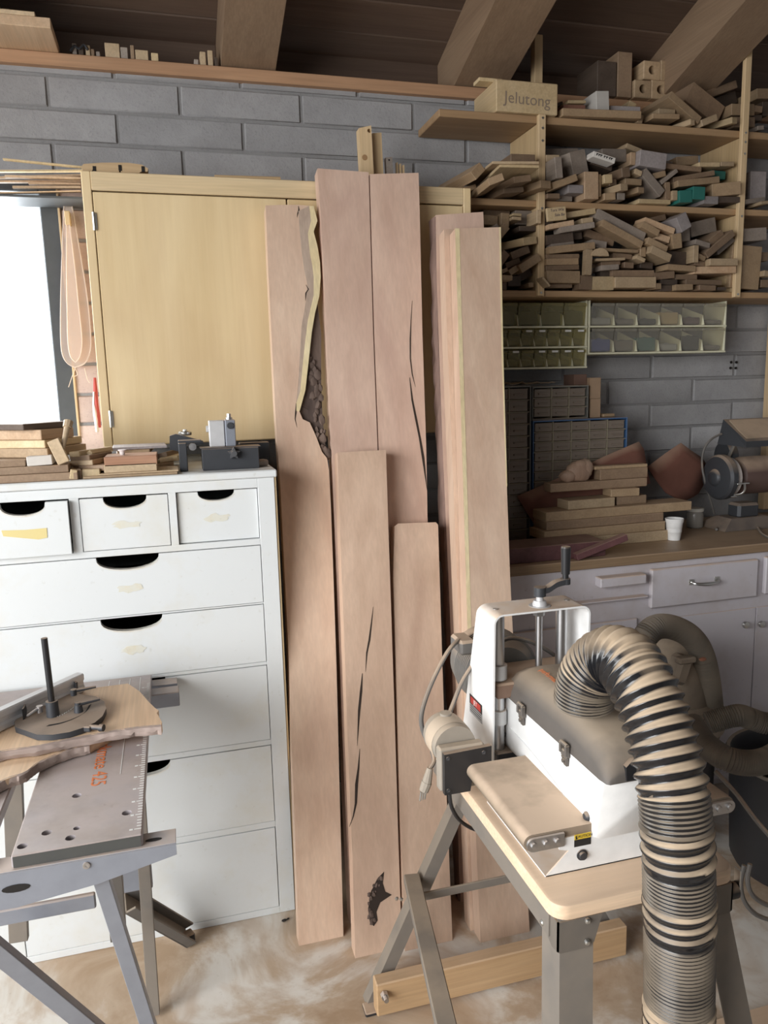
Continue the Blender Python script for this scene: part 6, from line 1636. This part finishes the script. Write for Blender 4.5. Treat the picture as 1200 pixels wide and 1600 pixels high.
# ------------------------------------------------------------------ dusty shop vacuum behind the sander
VD = plain('vac_dusty', (.13, .11, .09), .7, dust=.95, dcol=(.50, .40, .30), lo=-.6, hi=.8)
vq = P(1052, 1100, Y=-.725)
vac = thing('shop_vacuum', (vq.x, vq.y, 0), 'dusty dark shop vacuum with thin ribbed hose, behind the drum sander', 'vacuum')
vl = vac.location
MB().lathe([(.0001, .055), (.120, .055), (.128, .075), (.134, .33), (.136, .35), (.0001, .351)], vl, n=36).build('tank', plain('vac_tank', (.045, .042, .045), .55, dust=.8, dcol=(.30, .24, .18)), vac)
MB().lathe([(.0001, .3515), (.138, .352), (.142, .375), (.142, .40), (.150, .425), (.158, .435), (.156, .452), (.134, .47), (.122, .485), (.130, .495), (.128, .51), (.112, .522), (.110, .56), (.104, .62), (.096, .665), (.078, .70), (.045, .725), (.0001, .735)], vl, n=36).build('motor_head', VD, vac)
MB().cbox((vl.x-.06, vl.y-.10, .66), (.05, .06, .09), Matrix.Rotation(.3, 3, 'Y'), .012).cbox((vl.x-.06, vl.y-.13, .70), (.06, .03, .02), None, .006).build('head_latch', VD, vac)
q = P(1098, 1030, Y=-.98); MB().ico(q, .012, (1, .6, .5), 0, 2).build('red_button', plain('dusty_red', (.35, .15, .09), .7), vac)
for a in range(3): MB().cyl((vl.x+.10*math.cos(a*2.1), vl.y+.10*math.sin(a*2.1), .0005), (vl.x+.10*math.cos(a*2.1), vl.y+.10*math.sin(a*2.1), .055), .022, n=14).build('caster', RUBBER, vac)
def ribbed(px, r, pitch, name, mat, parent):
    L = smooth([P(x, y, Y=Y) if not isinstance(x, Vector) else x for x, y, Y in px], 10)
    ac = [0]
    for p, q in zip(L, L[1:]): ac.append(ac[-1]+(q-p).length)
    n = int(ac[-1]/pitch*2); f_ = frames(L); rings = []; i = 0
    for k in range(n):
        s = ac[-1]*k/n
        while ac[i+1] < s: i += 1
        t = (s-ac[i])/max(1e-9, ac[i+1]-ac[i]); p = L[i].lerp(L[i+1], t); a, b_ = f_[i]; rr = r if k % 2 else r*.90
        rings.append([p+a*(rr*math.cos(2*PI*j/20))+b_*(rr*math.sin(2*PI*j/20)) for j in range(20)])
    return MB().loft(rings).build(name, mat, parent, ang=60)
VH = plain('vac_hose', (.10, .09, .078), .7, dust=.85, dcol=(.38, .31, .235), lo=-.3, hi=.9)
ribbed([(1003, 1015, -.90), (1008, 995, -.90), (1025, 980, -.89), (1050, 980, -.87), (1078, 994, -.85), (1096, 1020, -.83), (1106, 1060, -.82), (1112, 1110, -.80)], .037, .006, 'vac_hose', VH, vac)
ribbed([(1080, 1130, -1.12), (1100, 1160, -1.20), (1130, 1183, -1.27), (1165, 1192, -1.29), (1200, 1187, -1.29), (1235, 1165, -1.28)], .032, .006, 'vac_hose', VH, vac)
ribbed([(1105, 1130, -.90), (1150, 1118, -.93), (1170, 1122, -.93), (1195, 1130, -.95), (1225, 1130, -.98)], .034, .006, 'vac_hose', VH, vac)
# dark open barrel at the right edge
bq = Vector((1.845, -.945, 0))
BAR = plain('barrel_black', (.030, .030, .033), .5, dust=.8, dcol=(.42, .34, .25))
bh = P(1165, 1246, Y=-1.09).z-.393; print('barrel', bh)
MB().lathe([(r, z if z < .1 else z+bh) for r, z in [(.0001, .001), (.19, .001), (.20, .02), (.215, .36), (.222, .375), (.226, .385), (.222, .393), (.212, .39), (.205, .37), (.185, .05), (.0001, .045)]], bq, n=40, cap=False).thing('barrel', BAR, 'open black barrel with dusty rim at the right edge, under the thin vacuum hose', 'barrel')
# cords and bits at the lower right
MB().tube([P(1118, 1205, Y=-1.30), P(1150, 1240, Y=-1.36), P(1180, 1280, Y=-1.42), P(1215, 1320, Y=-1.46), P(1260, 1370, Y=-1.44), Vector((1.60, -1.44, .03))], .0055, 8).thing('sloping_cord', CORD, 'dark cord sloping down right across the barrel', 'cord')
for pth, Y, lab in (([(1163, 1352), (1157, 1380), (1163, 1408), (1183, 1430), (1215, 1440)], -1.195, 'grey cord looping by the barrel foot, right of the sander stand, outer loop'), ([(1172, 1350), (1168, 1374), (1174, 1396), (1194, 1412), (1222, 1420)], -1.215, 'grey cord looping by the barrel foot, right of the sander stand, inner loop')):
    L = [P(x, y, Y=Y) for x, y in pth]
    for p in L: p.z = max(p.z, .008)
    MB().tube(L, .0065, 8).thing('floor_cord', CORD, lab, 'cord')
a = P(1098, 1585, Z=.03); 
MB().ab(1.03+.045, 1.55, -1.78, -1.405, .0005, .022, .002).thing('plywood_offcut', TABLEW, 'tan plywood sheet lying on the floor at the lower right corner', 'board')
